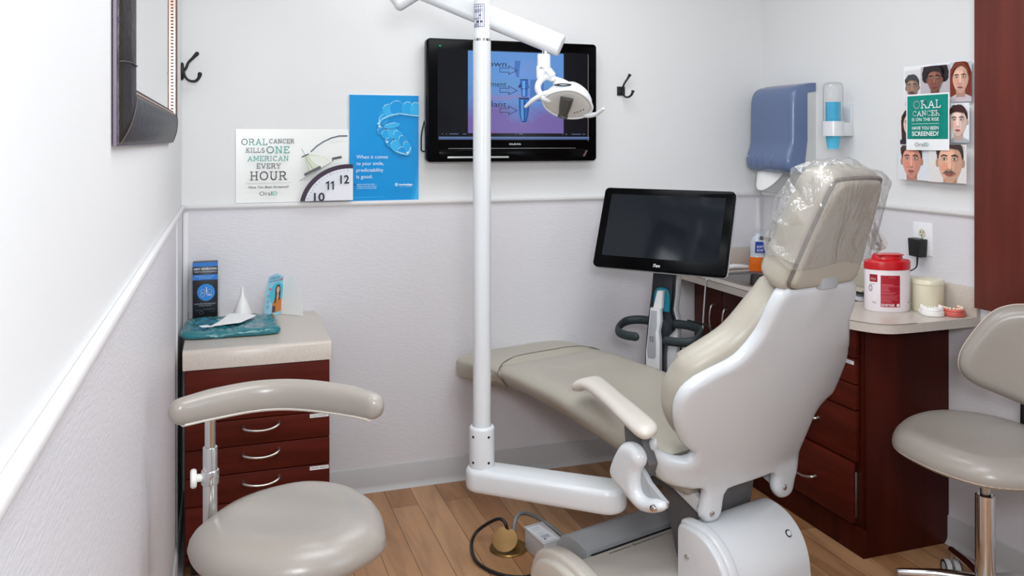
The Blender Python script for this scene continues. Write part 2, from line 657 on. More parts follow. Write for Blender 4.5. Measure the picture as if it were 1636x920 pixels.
class Sheet:
    """flat printed artwork: coloured shapes in thin layers on a plane (x right, y up, in metres)"""

    def __init__(self, mx, lift=0.00025, emit=None, rough=0.35, prefix='print'):
        self.mx, self.lift, self.emit, self.rough, self.prefix = mx, lift, emit, rough, prefix
        self.bm, self.mats, self.layer = BM(), [], 0
        self.cl = None
        self.warp = None

    def mi(self, c):
        nm = '%s_%02x%02x%02x' % ((self.prefix,) + tuple(c))
        if self.emit:
            m = mat(nm, c, 0.15, emit=self.emit, spec=0.12)
            m.node_tree.nodes['Principled BSDF'].inputs['Base Color'].default_value = (0.004, 0.004, 0.005, 1)
        else:
            m = mat(nm, c, self.rough)
        if m not in self.mats:
            self.mats.append(m)
        return self.mats.index(m)

    def pt(self, x, y, z):
        if self.warp:
            return self.warp(x, y, z)
        return self.mx @ Vector((x, y, z))

    def poly(self, pts, c, up=True):
        if self.cl:
            pts = clip(list(pts), *self.cl)
        if len(pts) < 3:
            return
        if up:
            self.layer += 1
        z = self.layer * self.lift
        i = self.mi(c)
        if self.warp:      # subdivide wide shapes so they follow the curve
            vs, es, fs = [Vector(p[:2]) for p in pts], [], [list(range(len(pts)))]
        f = self.bm.faces.new([self.bm.verts.new(self.pt(p[0], p[1], z)) for p in pts])
        f.material_index = i

    def rect(self, x0, y0, x1, y1, c):
        if self.warp:
            n = max(1, int((x1 - x0) / 0.006))
            self.layer += 1
            for k in range(n):
                a, b = x0 + (x1 - x0) * k / n, x0 + (x1 - x0) * (k + 1) / n
                self.poly([(a, y0), (b, y0), (b, y1), (a, y1)], c, False)
        else:
            self.poly([(x0, y0), (x1, y0), (x1, y1), (x0, y1)], c)

    def line(self, pts, w, c):
        self.layer += 1
        for a, b in zip(pts, pts[1:]):
            d = Vector((b[0] - a[0], b[1] - a[1]))
            if d.length < 1e-9:
                continue
            n = Vector((-d.y, d.x)).normalized() * w / 2
            e = d.normalized() * w * 0.3
            self.poly([(a[0] - n.x - e.x, a[1] - n.y - e.y), (b[0] - n.x + e.x, b[1] - n.y + e.y), (b[0] + n.x + e.x, b[1] + n.y + e.y), (a[0] + n.x - e.x, a[1] + n.y - e.y)], c, False)

    def text(self, s, x, y, size, c, align='LEFT', width=None, bold=0.0, shear=0.0):
        """size = capital height in metres; width stretches the line to that length"""
        cu = bpy.data.curves.new('lettering', 'FONT')
        cu.body = s
        cu.size = 1.0
        cu.resolution_u = 3
        cu.offset = bold
        cu.shear = shear
        to = bpy.data.objects.new('lettering', cu)
        me = bpy.data.meshes.new_from_object(to)
        self.layer += 1
        z = self.layer * self.lift
        i = self.mi(c)
        xs = [v.co.x for v in me.vertices]
        if xs:
            k = size / 0.70
            x0, x1 = min(xs), max(xs)
            kx = (width / (x1 - x0)) if width else k
            w = (x1 - x0) * kx
            ox = x if align == 'LEFT' else (x - w / 2 if align == 'CENTER' else x - w)
            ok = []
            for v in me.vertices:
                px, py = ox + (v.co.x - x0) * kx, y + v.co.y * k
                ok.append((px, py))
            for p in me.polygons:
                q = [ok[j] for j in p.vertices]
                if self.cl:
                    q = clip(q, *self.cl)
                    if len(q) < 3:
                        continue
                f = self.bm.faces.new([self.bm.verts.new(self.pt(a, b, z)) for a, b in q])
                f.material_index = i
        bpy.data.objects.remove(to)
        bpy.data.curves.remove(cu)
        bpy.data.meshes.remove(me)

    def slab(self, st, x, y, cap, c, width, w=0.13, align='LEFT'):
        """capitals drawn with even strokes and slab serifs, fitted to a width"""
        G = SLAB
        adv = sum(G[ch][0] + 0.20 for ch in st) - 0.20
        k = width / adv
        ox = x - (width / 2 if align == 'CENTER' else 0)
        for ch in st:
            wd, strokes, serifs = G[ch]
            for pl in strokes:
                self.line([(ox + px * k, y + (0.06 + py * 0.88) * cap) for px, py in pl], w * cap, c)
            for px, py in serifs:
                e = 0.13
                yy = y + (0.05 + py * 0.90) * cap
                self.line([(ox + (px - e) * k, yy), (ox + (px + e) * k, yy)], w * cap * 0.8, c)
            ox += (wd + 0.20) * k

    def done(self, name, parent=None, label=None):
        bmesh.ops.remove_doubles(self.bm, verts=self.bm.verts, dist=1e-7)
        return obj(name, self.bm, self.mats, parent, smooth=None, label=label, recalc=False)


def plane_mx(o, x, y):
    x, y = Vector(x).normalized(), Vector(y)
    z = x.cross(y).normalized()
    y = z.cross(x)
    m = Matrix.Identity(4)
    for i in range(3):
        m[i][0], m[i][1], m[i][2], m[i][3] = x[i], y[i], z[i], o[i]
    return m


# ------------------------------------------------------------------ room
RAIL = 1.176
b = BM(); box(b, (XL, YF, -0.05), (XR, YB, 0)); struct('floor', b, M_floor)
b = BM(); box(b, (XL, YF, ZC), (XR, YB, ZC + 0.05)); struct('ceiling', b, M_ceil)


def wall(name, lo, hi, lo2, hi2):
    b = BM()
    box(b, lo, hi)
    struct(name, b, M_paint)
    return lo2, hi2


# walls; the textured covering below the chair rail stands a few millimetres proud
b = BM(); box(b, (XL - 0.1, YB, 0), (XR + 0.1, YB + 0.1, ZC)); box(b, (XL, YB - 0.003, 0.0), (XR, YB + 0.01, RAIL - 0.01), mi=1)
struct('wall_back', b, [M_paint, M_paper])
b = BM(); box(b, (XL - 0.1, YF, 0), (XL, YB, ZC)); box(b, (XL - 0.01, YF, 0.0), (XL + 0.003, YB, RAIL - 0.004), mi=1)
struct('wall_left', b, [M_paint, M_paper])
b = BM(); box(b, (XR, YF, 0), (XR + 0.1, YB, ZC)); box(b, (XR - 0.003, YF, 0.0), (XR + 0.01, YB, RAIL - 0.01), mi=1)
struct('wall_right', b, [M_paint, M_paper])
b = BM(); box(b, (XL - 0.1, YF - 0.1, 0), (0.75, YF, ZC)); box(b, (1.7, YF - 0.1, 0), (XR + 0.1, YF, ZC)); box(b, (0.75, YF - 0.1, 2.05), (1.7, YF, ZC))
struct('wall_front', b, M_paint)
# chair rails: cap with a small cove below
for nm, lo, hi in (('trim_1', (XL, YB - 0.016, RAIL - 0.016), (XR, YB, RAIL)),
                   ('trim_2', (XL, YF, RAIL - 0.016), (XL + 0.013, YB - 0.018, RAIL)),
                   ('trim_3', (XR - 0.016, YF, RAIL - 0.016), (XR, YB - 0.018, RAIL))):
    b = BM()
    box(b, lo, hi, 0.004, 2)
    k = [(lo[i], hi[i]) for i in range(3)]
    c = 0.006
    if nm == 'trim_2':
        for v in b.verts:
            v.co.z += (YB - v.co.y) * 0.005
        struct(nm, b, M_trim)
        continue
    lo2 = (lo[0] + (c if nm == 'trim_3' else 0), lo[1] + (c if nm == 'trim_1' else 0), lo[2] - 0.005)
    hi2 = (hi[0] - (c if nm == 'trim_2' else 0), hi[1], lo[2] + 0.004)
    box(b, lo2, hi2, 0.003, 2)
    struct(nm, b, M_trim)
b = BM(); box(b, (XL + 0.004, YB - 0.014, 0.1), (XL + 0.024, YB - 0.001, RAIL - 0.03), 0.003); struct('trim_4', b, M_trim)
b = BM(); box(b, (XR - 0.034, YB - 0.014, 0.1), (XR - 0.017, YB - 0.001, RAIL - 0.03), 0.003); struct('trim_5', b, M_trim)
b = BM(); box(b, (XL + 0.001, 2.985, 0.1), (XL + 0.006, 2.992, RAIL - 0.02), 0.001); struct('trim_6', b, M_trim)


def baseboard(name, p0, p1, n):
    """rubber cove base: flat face with a toe that curves out over the floor"""
    p0, p1, n = Vector(p0), Vector(p1), Vector(n)
    prof = [(0.0, 0.0), (0.020, 0.0), (0.017, 0.004), (0.010, 0.012), (0.007, 0.024), (0.007, 0.094), (0.004, 0.099), (0, 0.1)]
    b = BM()
    m = plane_mx(p0, n, (0, 0, 1))
    d = (p1 - p0)
    mm = m.copy()
    z = n.cross(Vector((0, 0, 1)))
    L = d.length * (1 if d.dot(z) > 0 else -1)
    prism(b, prof, L, mm)
    struct(name, b, M_base)


baseboard('baseboard_back', (XL, YB - 0.003, 0), (XR, YB - 0.003, 0), (0, -1, 0))
baseboard('baseboard_left', (XL + 0.003, YF, 0), (XL + 0.003, YB, 0), (1, 0, 0))
baseboard('baseboard_right', (XR - 0.003, YF, 0), (XR - 0.003, YB, 0), (-1, 0, 0))

# ------------------------------------------------------------------ dental chair
CA, SA = math.cos(R_(15)), math.sin(R_(15))
CM = (1.477, 2.187)


def W(x, y, z):
    """chair frame: x across the chair, y towards the toe end, z up"""
    return Vector((CM[0] + x * CA - y * SA, CM[1] + x * SA + y * CA, z))


MW = Matrix(((CA, -SA, 0, CM[0]), (SA, CA, 0, CM[1]), (0, 0, 1, 0), (0, 0, 0, 1)))
chair = thing('dental_chair', 'taupe vinyl dental chair with white plastic back shell, reclined in the middle of the room', 'dental chair', W(0, 0.1, 0))


def lerp(x, xs, ys):
    return float(np.interp(x, xs, ys))


# seat and leg rest
TY = [-0.12, 0.0, 0.15, 0.35, 0.6, 0.85, 1.0, 1.15, 1.27]
TT = [0.50, 0.505, 0.515, 0.545, 0.568, 0.572, 0.566, 0.556, 0.545]
TB = [0.33, 0.35, 0.380, 0.415, 0.450, 0.466, 0.464, 0.455, 0.448]
seat_half = [(0.06, 0.245), (0.2, 0.268), (0.45, 0.268), (0.7, 0.264), (0.95, 0.262), (1.0, 0.262)]


def seat_map(a, bb, h):
    t, u = lerp(bb, TY, TT), lerp(bb, TY, TB)
    m = (t + u) / 2
    z = m + h * (t - u) / 2
    k = 1.0 if h > 0.45 else 1 + 0.17 * (h - 0.45)       # sides lean in towards the underside
    z -= (0.012 * math.exp(-(a / 0.14) ** 2)) * max(h, 0) * (1 if bb < 0.8 else 0.3)
    return W(a * k, bb, z)


out = [(x, y) for y, x in seat_half] + [(-x, y) for y, x in seat_half[::-1]]
out = [(-0.20, 0.035), (0.20, 0.035)] + out
b = BM()
puff(b, out, seat_map, sp=0.022, rt=0.055, rb=0.05, top=1.0, bot=-1.0, mid=-0.2, sm=5)
seat = obj('seat', b, M_vinyl, chair, 60)
# the toe cushion slips over the end of the leg rest, with its seam line
toe = [(-0.296, 0.93), (-0.22, 0.985), (-0.12, 1.035), (-0.02, 1.052), (0.06, 1.038), (0.13, 1.052), (0.22, 1.035), (0.296, 0.97),
       (0.300, 1.06), (0.276, 1.16), (0.215, 1.235), (0.12, 1.27), (0.0, 1.28), (-0.12, 1.27), (-0.215, 1.235), (-0.276, 1.16), (-0.300, 1.06)]


def toe_map(a, bb, h):
    t, u = lerp(bb, TY, TT) + 0.006, lerp(bb, TY, TB) - 0.004
    m = (t + u) / 2
    k = 1.0 if h > 0 else 1 + 0.16 * h
    return W(a * k, bb, m + h * (t - u) / 2)


b = BM()
# a loft rather than a puff, so that the seam end stays a crisp wrap-around edge
secs = []
NS = 48
SEAM = ([-1, -0.8, -0.45, -0.1, 0.2, 0.45, 0.75, 1], [0.94, 0.985, 1.035, 1.05, 1.037, 1.048, 1.03, 0.97])


def toe_sec(px, pz, y, sw=1.0, sh2=1.0):
    """point of the leg-rest cross section, a hair outside the vinyl beneath"""
    t, u = lerp(y, TY, TT) + 0.004, lerp(y, TY, TB) - 0.003
    z01 = pz if sh2 == 1.0 else pz * sh2
    ln_ = 0.17 * (1 - min(1, max(0, (y - 1.0) / 0.2)))
    k = 1.0 if z01 > 0.45 else 1 + ln_ * (z01 - 0.45)
    return W(px * (0.2655 + 0.012 * min(1, max(0, (y - 1.0) / 0.2))) * k * sw, y, (t + u) / 2 + z01 * (t - u) / 2)


for j in range(22):
    ring = []
    for k in range(NS):
        a = 2 * math.pi * k / NS
        sx, sz = math.cos(a), math.sin(a)
        e = 0.42
        px = math.copysign(abs(sx) ** e, sx)
        pz = math.copysign(abs(sz) ** e, sz)
        seam = lerp(px, *SEAM) if pz > -0.2 else 0.95
        end = 1.20
        if j < 12:
            ring.append(b.verts.new(toe_sec(px, pz, seam + (end - seam) * j / 11)))
        else:
            an = (j - 11) / 10 * math.pi / 2
            p = toe_sec(px, pz, end + 0.085 * math.sin(an), 1 - 0.20 * (1 - math.cos(an)), 1 - 0.42 * (1 - math.cos(an)))
            ring.append(b.verts.new(p))
    secs.append(ring)
for r0, r1 in zip(secs, secs[1:]):
    for k in range(NS):
        b.faces.new((r0[k], r0[(k + 1) % NS], r1[(k + 1) % NS], r1[k]))
b.faces.new(secs[0][::-1]); b.faces.new(secs[-1])
obj('toe_cover', b, M_vinyl, chair, 60)
b = BM()
edge = [Vector(v) for v in []]
pp = []
for k in range(-2, 24):
    a = math.pi * k / 21
    sx, sz = math.cos(a), math.sin(a)
    px = math.copysign(abs(sx) ** 0.42, sx); pz = math.copysign(abs(sz) ** 0.42, sz)
    y = lerp(px, *SEAM) if pz > -0.2 else 0.95
    pp.append(toe_sec(px * 1.002, pz * 1.01, y - 0.001))
tube(b, pp, 0.0022, n=6, sm=2)
obj('seam', b, M_pipe, chair)


# back shell: outline (x, z) laid on the reclined, slightly wrapped back surface
def S_(x, z):
    w_ = 0.4 if z < 0.78 else max(0.1, 0.4 - 0.3 * (z - 0.78) / 0.17)
    y = -0.44 * max(z - 0.42, 0) + w_ * x * x
    if z < 0.62:
        y += 0.35 * max(0, abs(x) - 0.27) * min(1, (0.62 - z) / 0.06)
    return y


shell = [(-0.137, 1.036), (-0.168, 0.995), (-0.178, 0.907), (-0.216, 0.84), (-0.278, 0.806), (-0.333, 0.772), (-0.355, 0.733), (-0.349, 0.681), (-0.323, 0.625), (-0.284, 0.576), (-0.236, 0.538),
         (-0.262, 0.526), (-0.305, 0.538), (-0.338, 0.562), (-0.362, 0.598), (-0.370, 0.565), (-0.347, 0.510), (-0.300, 0.455), (-0.215, 0.420), (-0.160, 0.408),
         (-0.162, 0.365), (-0.172, 0.330), (-0.150, 0.312), (-0.112, 0.312), (-0.092, 0.335), (-0.082, 0.380), (-0.06, 0.394), (0.06, 0.394), (0.135, 0.392), (0.155, 0.372), (0.152, 0.335), (0.172, 0.306), (0.215, 0.296), (0.250, 0.306), (0.270, 0.345), (0.305, 0.385), (0.340, 0.425), (0.362, 0.49), (0.380, 0.58), (0.386, 0.66), (0.376, 0.735), (0.335, 0.795), (0.275, 0.85), (0.222, 0.907), (0.205, 0.96), (0.178, 1.008), (0.13, 1.034), (0.0, 1.038)]


def shell_map(a, bb, h):
    y = S_(a, bb)
    nrm_ = Vector((-0.8 * a * (1 if bb < 0.78 else 0.3), 1, 0.44)).normalized()
    p = Vector((a, y, bb)) + nrm_ * (-h)
    # shallow rib running up the middle of the shell towards the head joint
    if bb > 0.9:
        p.y -= 0.006 * math.exp(-((a - 0.0) / 0.05) ** 2) * min(1, (bb - 0.9) / 0.08)
    return W(p.x, p.y, p.z)


b = BM()
puff(b, shell, shell_map, sp=0.016, rt=0.022, rb=0.006, top=0.022, bot=-0.014, sm=4)
obj('back_shell', b, M_shell, chair, 60)

cush = [(-0.10, 1.02), (-0.135, 0.985), (-0.16, 0.95), (-0.205, 0.88), (-0.27, 0.835), (-0.325, 0.795), (-0.352, 0.74), (-0.350, 0.68), (-0.322, 0.62), (-0.272, 0.565), (-0.20, 0.515), (-0.10, 0.485), (0, 0.48)]
cush = cush + [(-x, z) for x, z in cush[-2::-1]]


def cush_map(a, bb, h):
    y = S_(a, bb) if bb > 0.62 else -0.44 * max(bb - 0.42, 0) + 0.4 * a * a
    nrm_ = Vector((-0.8 * a * (1 if bb < 0.78 else 0.3), 1, 0.44)).normalized()
    p = Vector((a, y, bb)) + nrm_ * h
    return W(p.x, p.y, p.z)


b = BM()
puff(b, cush, cush_map, sp=0.02, rt=0.075, rb=0.03, top=0.125, bot=0.010, mid=0.06, sm=5)
obj('back_cushion', b, M_vinyl, chair, 60)

# headrest
HU, HN = Vector((0, -0.371, 0.928)), Vector((0, -0.928, -0.371))
H0 = Vector((-0.006, -0.298, 1.077))


def head_map(a, bb, h):
    p = H0 + HU * bb + HN * h + Vector((a, 0, 0))
    return W(p.x, p.y, p.z)


pill = [(-0.162, -0.035), (-0.150, -0.062), (-0.10, -0.072), (0.10, -0.072), (0.150, -0.062), (0.162, -0.035), (0.152, 0.06), (0.138, 0.17), (0.122, 0.240), (0.098, 0.268), (0.05, 0.276), (-0.05, 0.276), (-0.098, 0.268), (-0.122, 0.240), (-0.138, 0.17), (-0.152, 0.06)]
b = BM()
puff(b, pill, head_map, sp=0.016, rt=0.012, rb=0.055, top=0.0, bot=-0.112, mid=-0.03, sm=5)
hr = obj('headrest', b, M_vinyl, chair, 60)
pan = [(-0.140, -0.030), (-0.128, -0.046), (-0.09, -0.052), (0.09, -0.052), (0.128, -0.046), (0.140, -0.030), (0.128, 0.07), (0.113, 0.17), (0.100, 0.238), (0.078, 0.258), (-0.078, 0.258), (-0.100, 0.238), (-0.113, 0.17), (-0.128, 0.07)]
b = BM()
puff(b, pan, head_map, sp=0.016, rt=0.012, rb=0.001, top=0.020, bot=-0.006, mid=0.006, sm=5)
obj('back_panel', b, M_vinyl, hr, 60)
b = BM()
tube(b, [head_map(x * 1.03, -0.0 + y * 1.02, 0.003) for x, y in pan] + [head_map(pan[0][0] * 1.03, pan[0][1] * 1.02, 0.003)], 0.0045, n=8, sm=4)
obj('piping', b, M_pipe, hr)
b = BM()
mm = MW @ Matrix.Translation((0, -0.268, 1.03))
box(b, (-0.035, -0.040, -0.012), (0.035, 0.02, 0.026), 0.004, mx=mm)
obj('headrest_bracket', b, M_grey, chair)

# arm rest with its post and white hinge cover
arm = [(-0.293, 0.454), (-0.260, 0.477), (-0.228, 0.483), (-0.190, 0.468), (-0.194, 0.425), (-0.236, 0.306), (-0.278, 0.2), (-0.316, 0.095), (-0.351, 0.006), (-0.372, -0.031), (-0.402, -0.053), (-0.434, -0.058), (-0.447, -0.040), (-0.440, -0.002), (-0.397, 0.109), (-0.351, 0.219), (-0.302, 0.355), (-0.293, 0.414)]


def arm_map(a, bb, h):
    z = 0.641 + h
    if bb > 0.39:
        z -= 4.5 * (bb - 0.39) ** 2
    return W(a, bb, z)


b = BM()
puff(b, arm, arm_map, sp=0.012, rt=0.03, rb=0.016, top=0.012, bot=-0.024, mid=-0.008, sm=4)
obj('armrest', b, M_cream, chair, 60)
post = [(0.088, 0.630), (0.022, 0.630), (0.012, 0.60), (0.000, 0.565), (-0.018, 0.530), (-0.005, 0.495), (0.03, 0.47), (0.065, 0.49), (0.080, 0.55), (0.086, 0.60)]
PX = MW @ Matrix(((0, 0, 1, 0), (1, 0, 0, 0), (0, 1, 0, 0), (0, 0, 0, 1)))       # outline (y, z) extruded along +x
b = BM()
prism(b, post, 0.035, MW @ Matrix.Translation((-0.392, 0, 0)) @ Matrix(((0, 0, 1, 0), (1, 0, 0, 0), (0, 1, 0, 0), (0, 0, 0, 1))), 0.004)
obj('armrest_post', b, M_dgrey, chair)
brk = [(0.113, 0.49), (0.076, 0.56), (0.04, 0.583), (0.006, 0.581), (-0.017, 0.559), (-0.016, 0.535), (-0.002, 0.514), (0.001, 0.481), (-0.009, 0.455), (-0.034, 0.452), (-0.067, 0.461), (-0.096, 0.458), (-0.095, 0.441), (-0.063, 0.422), (-0.019, 0.411), (0.011, 0.417), (0.055, 0.437), (0.097, 0.456)]
b = BM()
puff(b, brk, lambda a, bb, h: W(-0.408 - h, a, bb), sp=0.009, rt=0.024, rb=0.008, top=0.026, bot=-0.014, mid=0.0, sm=4)
cov = obj('armrest_hinge_cover', b, M_white, chair, 60)
b = BM()
cyl(b, W(-0.420, -0.076, 0.444), W(-0.437, -0.076, 0.444), 0.0095, n=16, bev=0.002)
obj('bolt', b, M_chrome, cov)
b = BM()
prism(b, [(0.0, 0.520), (-0.03, 0.49), (-0.094, 0.457), (-0.090, 0.440), (-0.060, 0.424), (0.01, 0.42)], 0.016, MW @ Matrix.Translation((-0.405, 0, 0)) @ Matrix(((0, 0, 1, 0), (1, 0, 0, 0), (0, 1, 0, 0), (0, 0, 0, 1))), 0.003)
obj('hinge_plate', b, M_grey, cov)
b = BM()
box(b, (-0.395, 0.02, 0.475), (-0.12, 0.075, 0.50), 0.01, mx=MW)
obj('armrest_axle', b, M_dgrey, chair)

# lift links, pivot bolts, column
for s in (-1, 1):
    x = -0.135 if s < 0 else 0.205
    b = BM()
    d = Vector((0, 0.26, 0.10))
    m = MW @ frame(Vector((x, 0.026, 0.338)), d, (1, 0, 0))
    box(b, (-0.012, -0.022, -0.02), (0.012, 0.022, 0.30), 0.004, mx=m)
    ln = obj('lift_link', b, M_white, chair)
    b = BM()
    xs = -0.165 if s < 0 else 0.165
    x0 = W(xs + 0.01 * 1, -0.026, 0.332)
    xb = -0.140 if s < 0 else 0.192
    yb_ = S_(xb, 0.33) - 0.020
    cyl(b, W(xb, yb_ + 0.01, 0.334), W(xb, yb_ - 0.004, 0.334), 0.0095, n=16, bev=0.002)
    obj('pivot_bolt', b, M_chrome, ln)
b = BM()
prism(b, [(0.05, 0.02), (0.12, 0.02), (0.21, 0.29), (0.235, 0.37), (0.235, 0.405), (0.12, 0.42), (0.03, 0.40), (0.05, 0.30)], 0.22, MW @ Matrix.Translation((-0.115, 0, 0)) @ Matrix(((0, 0, 1, 0), (1, 0, 0, 0), (0, 1, 0, 0), (0, 0, 0, 1))), 0.008)
obj('lift_column', b, M_dgrey, chair)
b = BM()
prism(b, [(0.06, 0.395), (0.25, 0.40), (0.62, 0.462), (0.62, 0.478), (0.2, 0.44), (0.06, 0.43)], 0.30, MW @ Matrix.Translation((-0.15, 0, 0)) @ Matrix(((0, 0, 1, 0), (1, 0, 0, 0), (0, 1, 0, 0), (0, 0, 0, 1))), 0.004)
obj('seat_frame', b, M_dgrey, chair)

# rear housing of the base: rolled profile extruded across, moulded lip on its left cheek
hp = [(0.045, 0.0), (0.045, 0.285), (0.035, 0.302), (0.0, 0.306), (-0.045, 0.297), (-0.085, 0.274), (-0.118, 0.236), (-0.138, 0.185), (-0.145, 0.13), (-0.145, 0.0)]
XT = Matrix(((0, 0, 1, 0), (1, 0, 0, 0), (0, 1, 0, 0), (0, 0, 0, 1)))
hps = [(p.x, p.y) for p in catmull([(x, y, 0) for x, y in hp[1:-1]], 5)]
hpo = [hp[0]] + hps + [hp[-1]]
b = BM()
prism(b, hpo, 0.33, MW @ Matrix.Translation((-0.19, 0, 0)) @ XT, 0.006, 3)
hs = obj('rear_housing', b, M_white, chair, 40)


def grow(o, k):
    res = []
    n = len(o)
    for i in range(n):
        p, q, r = Vector(o[i - 1]), Vector(o[i]), Vector(o[(i + 1) % n])
        d = (r - p).normalized()
        res.append((q.x + d.y * k, q.y - d.x * k) if True else q)
    return res


b = BM()
sgn = 1
lip = [(x * 1.0 + (0.010 if x > 0 else -0.012), z + (0.012 if z > 0.02 else 0)) for x, z in hpo]
prism(b, lip, 0.034, MW @ Matrix.Translation((-0.205, 0, 0)) @ XT, 0.008, 3)
lip2 = [(x * 1.0 + (0.003 if x > 0 else -0.004), z + (0.004 if z > 0.02 else 0)) for x, z in hpo]
prism(b, lip2, 0.034, MW @ Matrix.Translation((-0.222, 0, 0)) @ XT, 0.008, 3)
obj('side_cheek', b, M_white, hs, 40)
b = BM()
c0 = W(-0.222, 0.012, 0.215)
cyl(b, W(-0.220, 0.005, 0.225), W(-0.228, 0.005, 0.225), 0.008, n=14, bev=0.002)
obj('screw', b, M_chrome, hs)
b = BM()
nrm_ = Vector((0, -0.80, 0.60))
p = Vector((0.085, -0.1035, 0.2545))
cyl(b, MW @ (p - nrm_ * 0.002), MW @ (p + nrm_ * 0.0025), 0.011, n=20)
obj('socket_ring', b, M_hole, hs)
b = BM()
cyl(b, MW @ (p), MW @ (p + nrm_ * 0.006), 0.0078, n=20, bev=0.002)
obj('socket_cap', b, M_white, hs)
b = BM()
p = Vector((-0.06, -0.145, 0.135))
lathe(b, [(0.022, 0), (0.021, 0.02), (0.016, 0.032), (0, 0.036)], MW @ frame(p, (0, -1, 0.1)), 24)
obj('end_knob', b, M_white, hs)

# transverse foot of the base: grey ramp with a dark slot, cream top panel, rounded left cap
fp = [(0.545, 0.0), (0.544, 0.03), (0.535, 0.075), (0.508, 0.110), (0.465, 0.126), (0.41, 0.122), (0.385, 0.114), (0.37, 0.112), (0.37, 0.0)]
b = BM()
prism(b, fp, 0.50, MW @ Matrix.Translation((-0.295, 0, 0)) @ XT, 0.005, 2)
obj('foot_ramp', b, M_grey, chair, 30)
b = BM()
prism(b, [(0.384, 0.0), (0.384, 0.099), (0.355, 0.099), (0.355, 0.0)], 0.44, MW @ Matrix.Translation((-0.28, 0, 0)) @ XT)
obj('slot', b, M_hole, chair)
b = BM()
prism(b, [(0.362, 0.0), (0.362, 0.098), (0.335, 0.107), (0.05, 0.150), (0.03, 0.0)], 0.565, MW @ Matrix.Translation((-0.375, 0, 0)) @ XT, 0.004, 2)
tp = obj('foot_panel', b, M_cream, chair, 30)
b = BM()
for x in (-0.14,):
    cyl(b, W(x, 0.325, 0.107), W(x, 0.325, 0.113), 0.006, n=12, bev=0.0015)
tube(b, [W(-0.24, 0.328, 0.1085), W(0.10, 0.328, 0.1085)], 0.0016, n=6, sm=0)
obj('panel_trim', b, M_steel, tp)
capo = [(0.50, 0.0), (0.495, 0.05), (0.46, 0.115), (0.39, 0.145), (0.30, 0.148), (0.20, 0.125), (0.12, 0.07), (0.09, 0.0)]
capo2 = [capo[0]] + [(p.x, p.y) for p in catmull([(x, y, 0) for x, y in capo[0:-1]], 4)][1:] + [capo[-1]]
b = BM()
prism(b, capo2, 0.055, MW @ Matrix.Translation((-0.43, 0, 0)) @ XT, 0.012, 3)
prism(b, [(0.295 + (x - 0.295) * 0.86, z * 0.86) for x, z in capo2], 0.04, MW @ Matrix.Translation((-0.452, 0, 0)) @ XT, 0.012, 3)
obj('end_cap', b, M_cream, chair, 40)

# plastic sleeve pulled over the head rest
film = [(-0.172, 0.02), (-0.166, 0.06), (-0.152, 0.16), (-0.134, 0.25), (-0.108, 0.278), (-0.05, 0.284), (0.05, 0.284), (0.105, 0.280), (0.128, 0.25), (0.143, 0.16), (0.158, 0.06), (0.163, 0.012), (0.12, 0.004), (0.0, 0.012), (-0.12, 0.0)]


def film_map(a, bb, h):
    q = H0 + HU * bb + HN * h + Vector((a, 0, 0))
    n3 = noise.noise_vector(Vector((a * 15 + 3, bb * 12, h * 17))) * 0.011 + noise.noise_vector(Vector((a * 42 + 9, bb * 34, h * 40))) * 0.006
    fr = 1.0 if h < 0 else 0.4
    if h < -0.02:          # the loose front of the sleeve billows out low down
        fr += 0.8
        q = q - HN * (0.009 * math.exp(-((bb - 0.09) / 0.07) ** 2) + 0.006)
    q = q + n3 * fr
    return W(q.x, q.y, q.z)


b = BM()
puff(b, film, film_map, sp=0.017, rt=0.016, rb=0.045, top=0.026, bot=-0.120, mid=-0.03, sm=4)
kill = [f for f in b.faces if f.calc_center_median().z < 1.09 and abs(f.normal.z) > 0.9]
bmesh.ops.delete(b, geom=kill, context='FACES')
# gathered tail at the right edge
for k in range(3):
    pts = [head_map(0.135 - 0.004 * k, 0.13 - 0.02 * k, 0.01), head_map(0.150, 0.105 - 0.02 * k, 0.02), head_map(0.172, 0.075 - 0.012 * k, 0.026), head_map(0.170, 0.04 + 0.02 * k, 0.026)]
    tube(b, pts, [0.003, 0.010, 0.017, 0.008], n=8, sm=4, sect=[(-1.2, 0), (-0.3, 0.35), (0.5, -0.3), (1.2, 0.1), (0.4, -0.1), (-0.4, 0.2)])
o = obj('headrest_sleeve', b, M_film, None, 14)
tag(o, 'clear crinkled plastic sleeve pulled over the dental chair headrest', 'plastic cover')

# ------------------------------------------------------------------ dental light on its post
LT = thing('dental_light', 'white dental light on a tall post and swing arm beside the chair', 'dental light', (0.782, 2.585, 0.30))
PXc, PYc = 0.783, 2.588
b = BM()
a0, a1 = Vector((PXc, PYc, 0)), Vector((1.098, 2.326, 0))
d = (a1 - a0).normalized()
n_ = Vector((-d.y, d.x, 0))


def stad(o0, o1, r0, r1, n=14):
    pts = []
    ang = math.atan2(n_.y, n_.x)
    for k in range(n + 1):
        a = ang + math.pi * k / n
        pts.append((o0.x + r0 * math.cos(a), o0.y + r0 * math.sin(a)))
    for k in range(n + 1):
        a = ang + math.pi + math.pi * k / n
        pts.append((o1.x + r1 * math.cos(a), o1.y + r1 * math.sin(a)))
    return pts


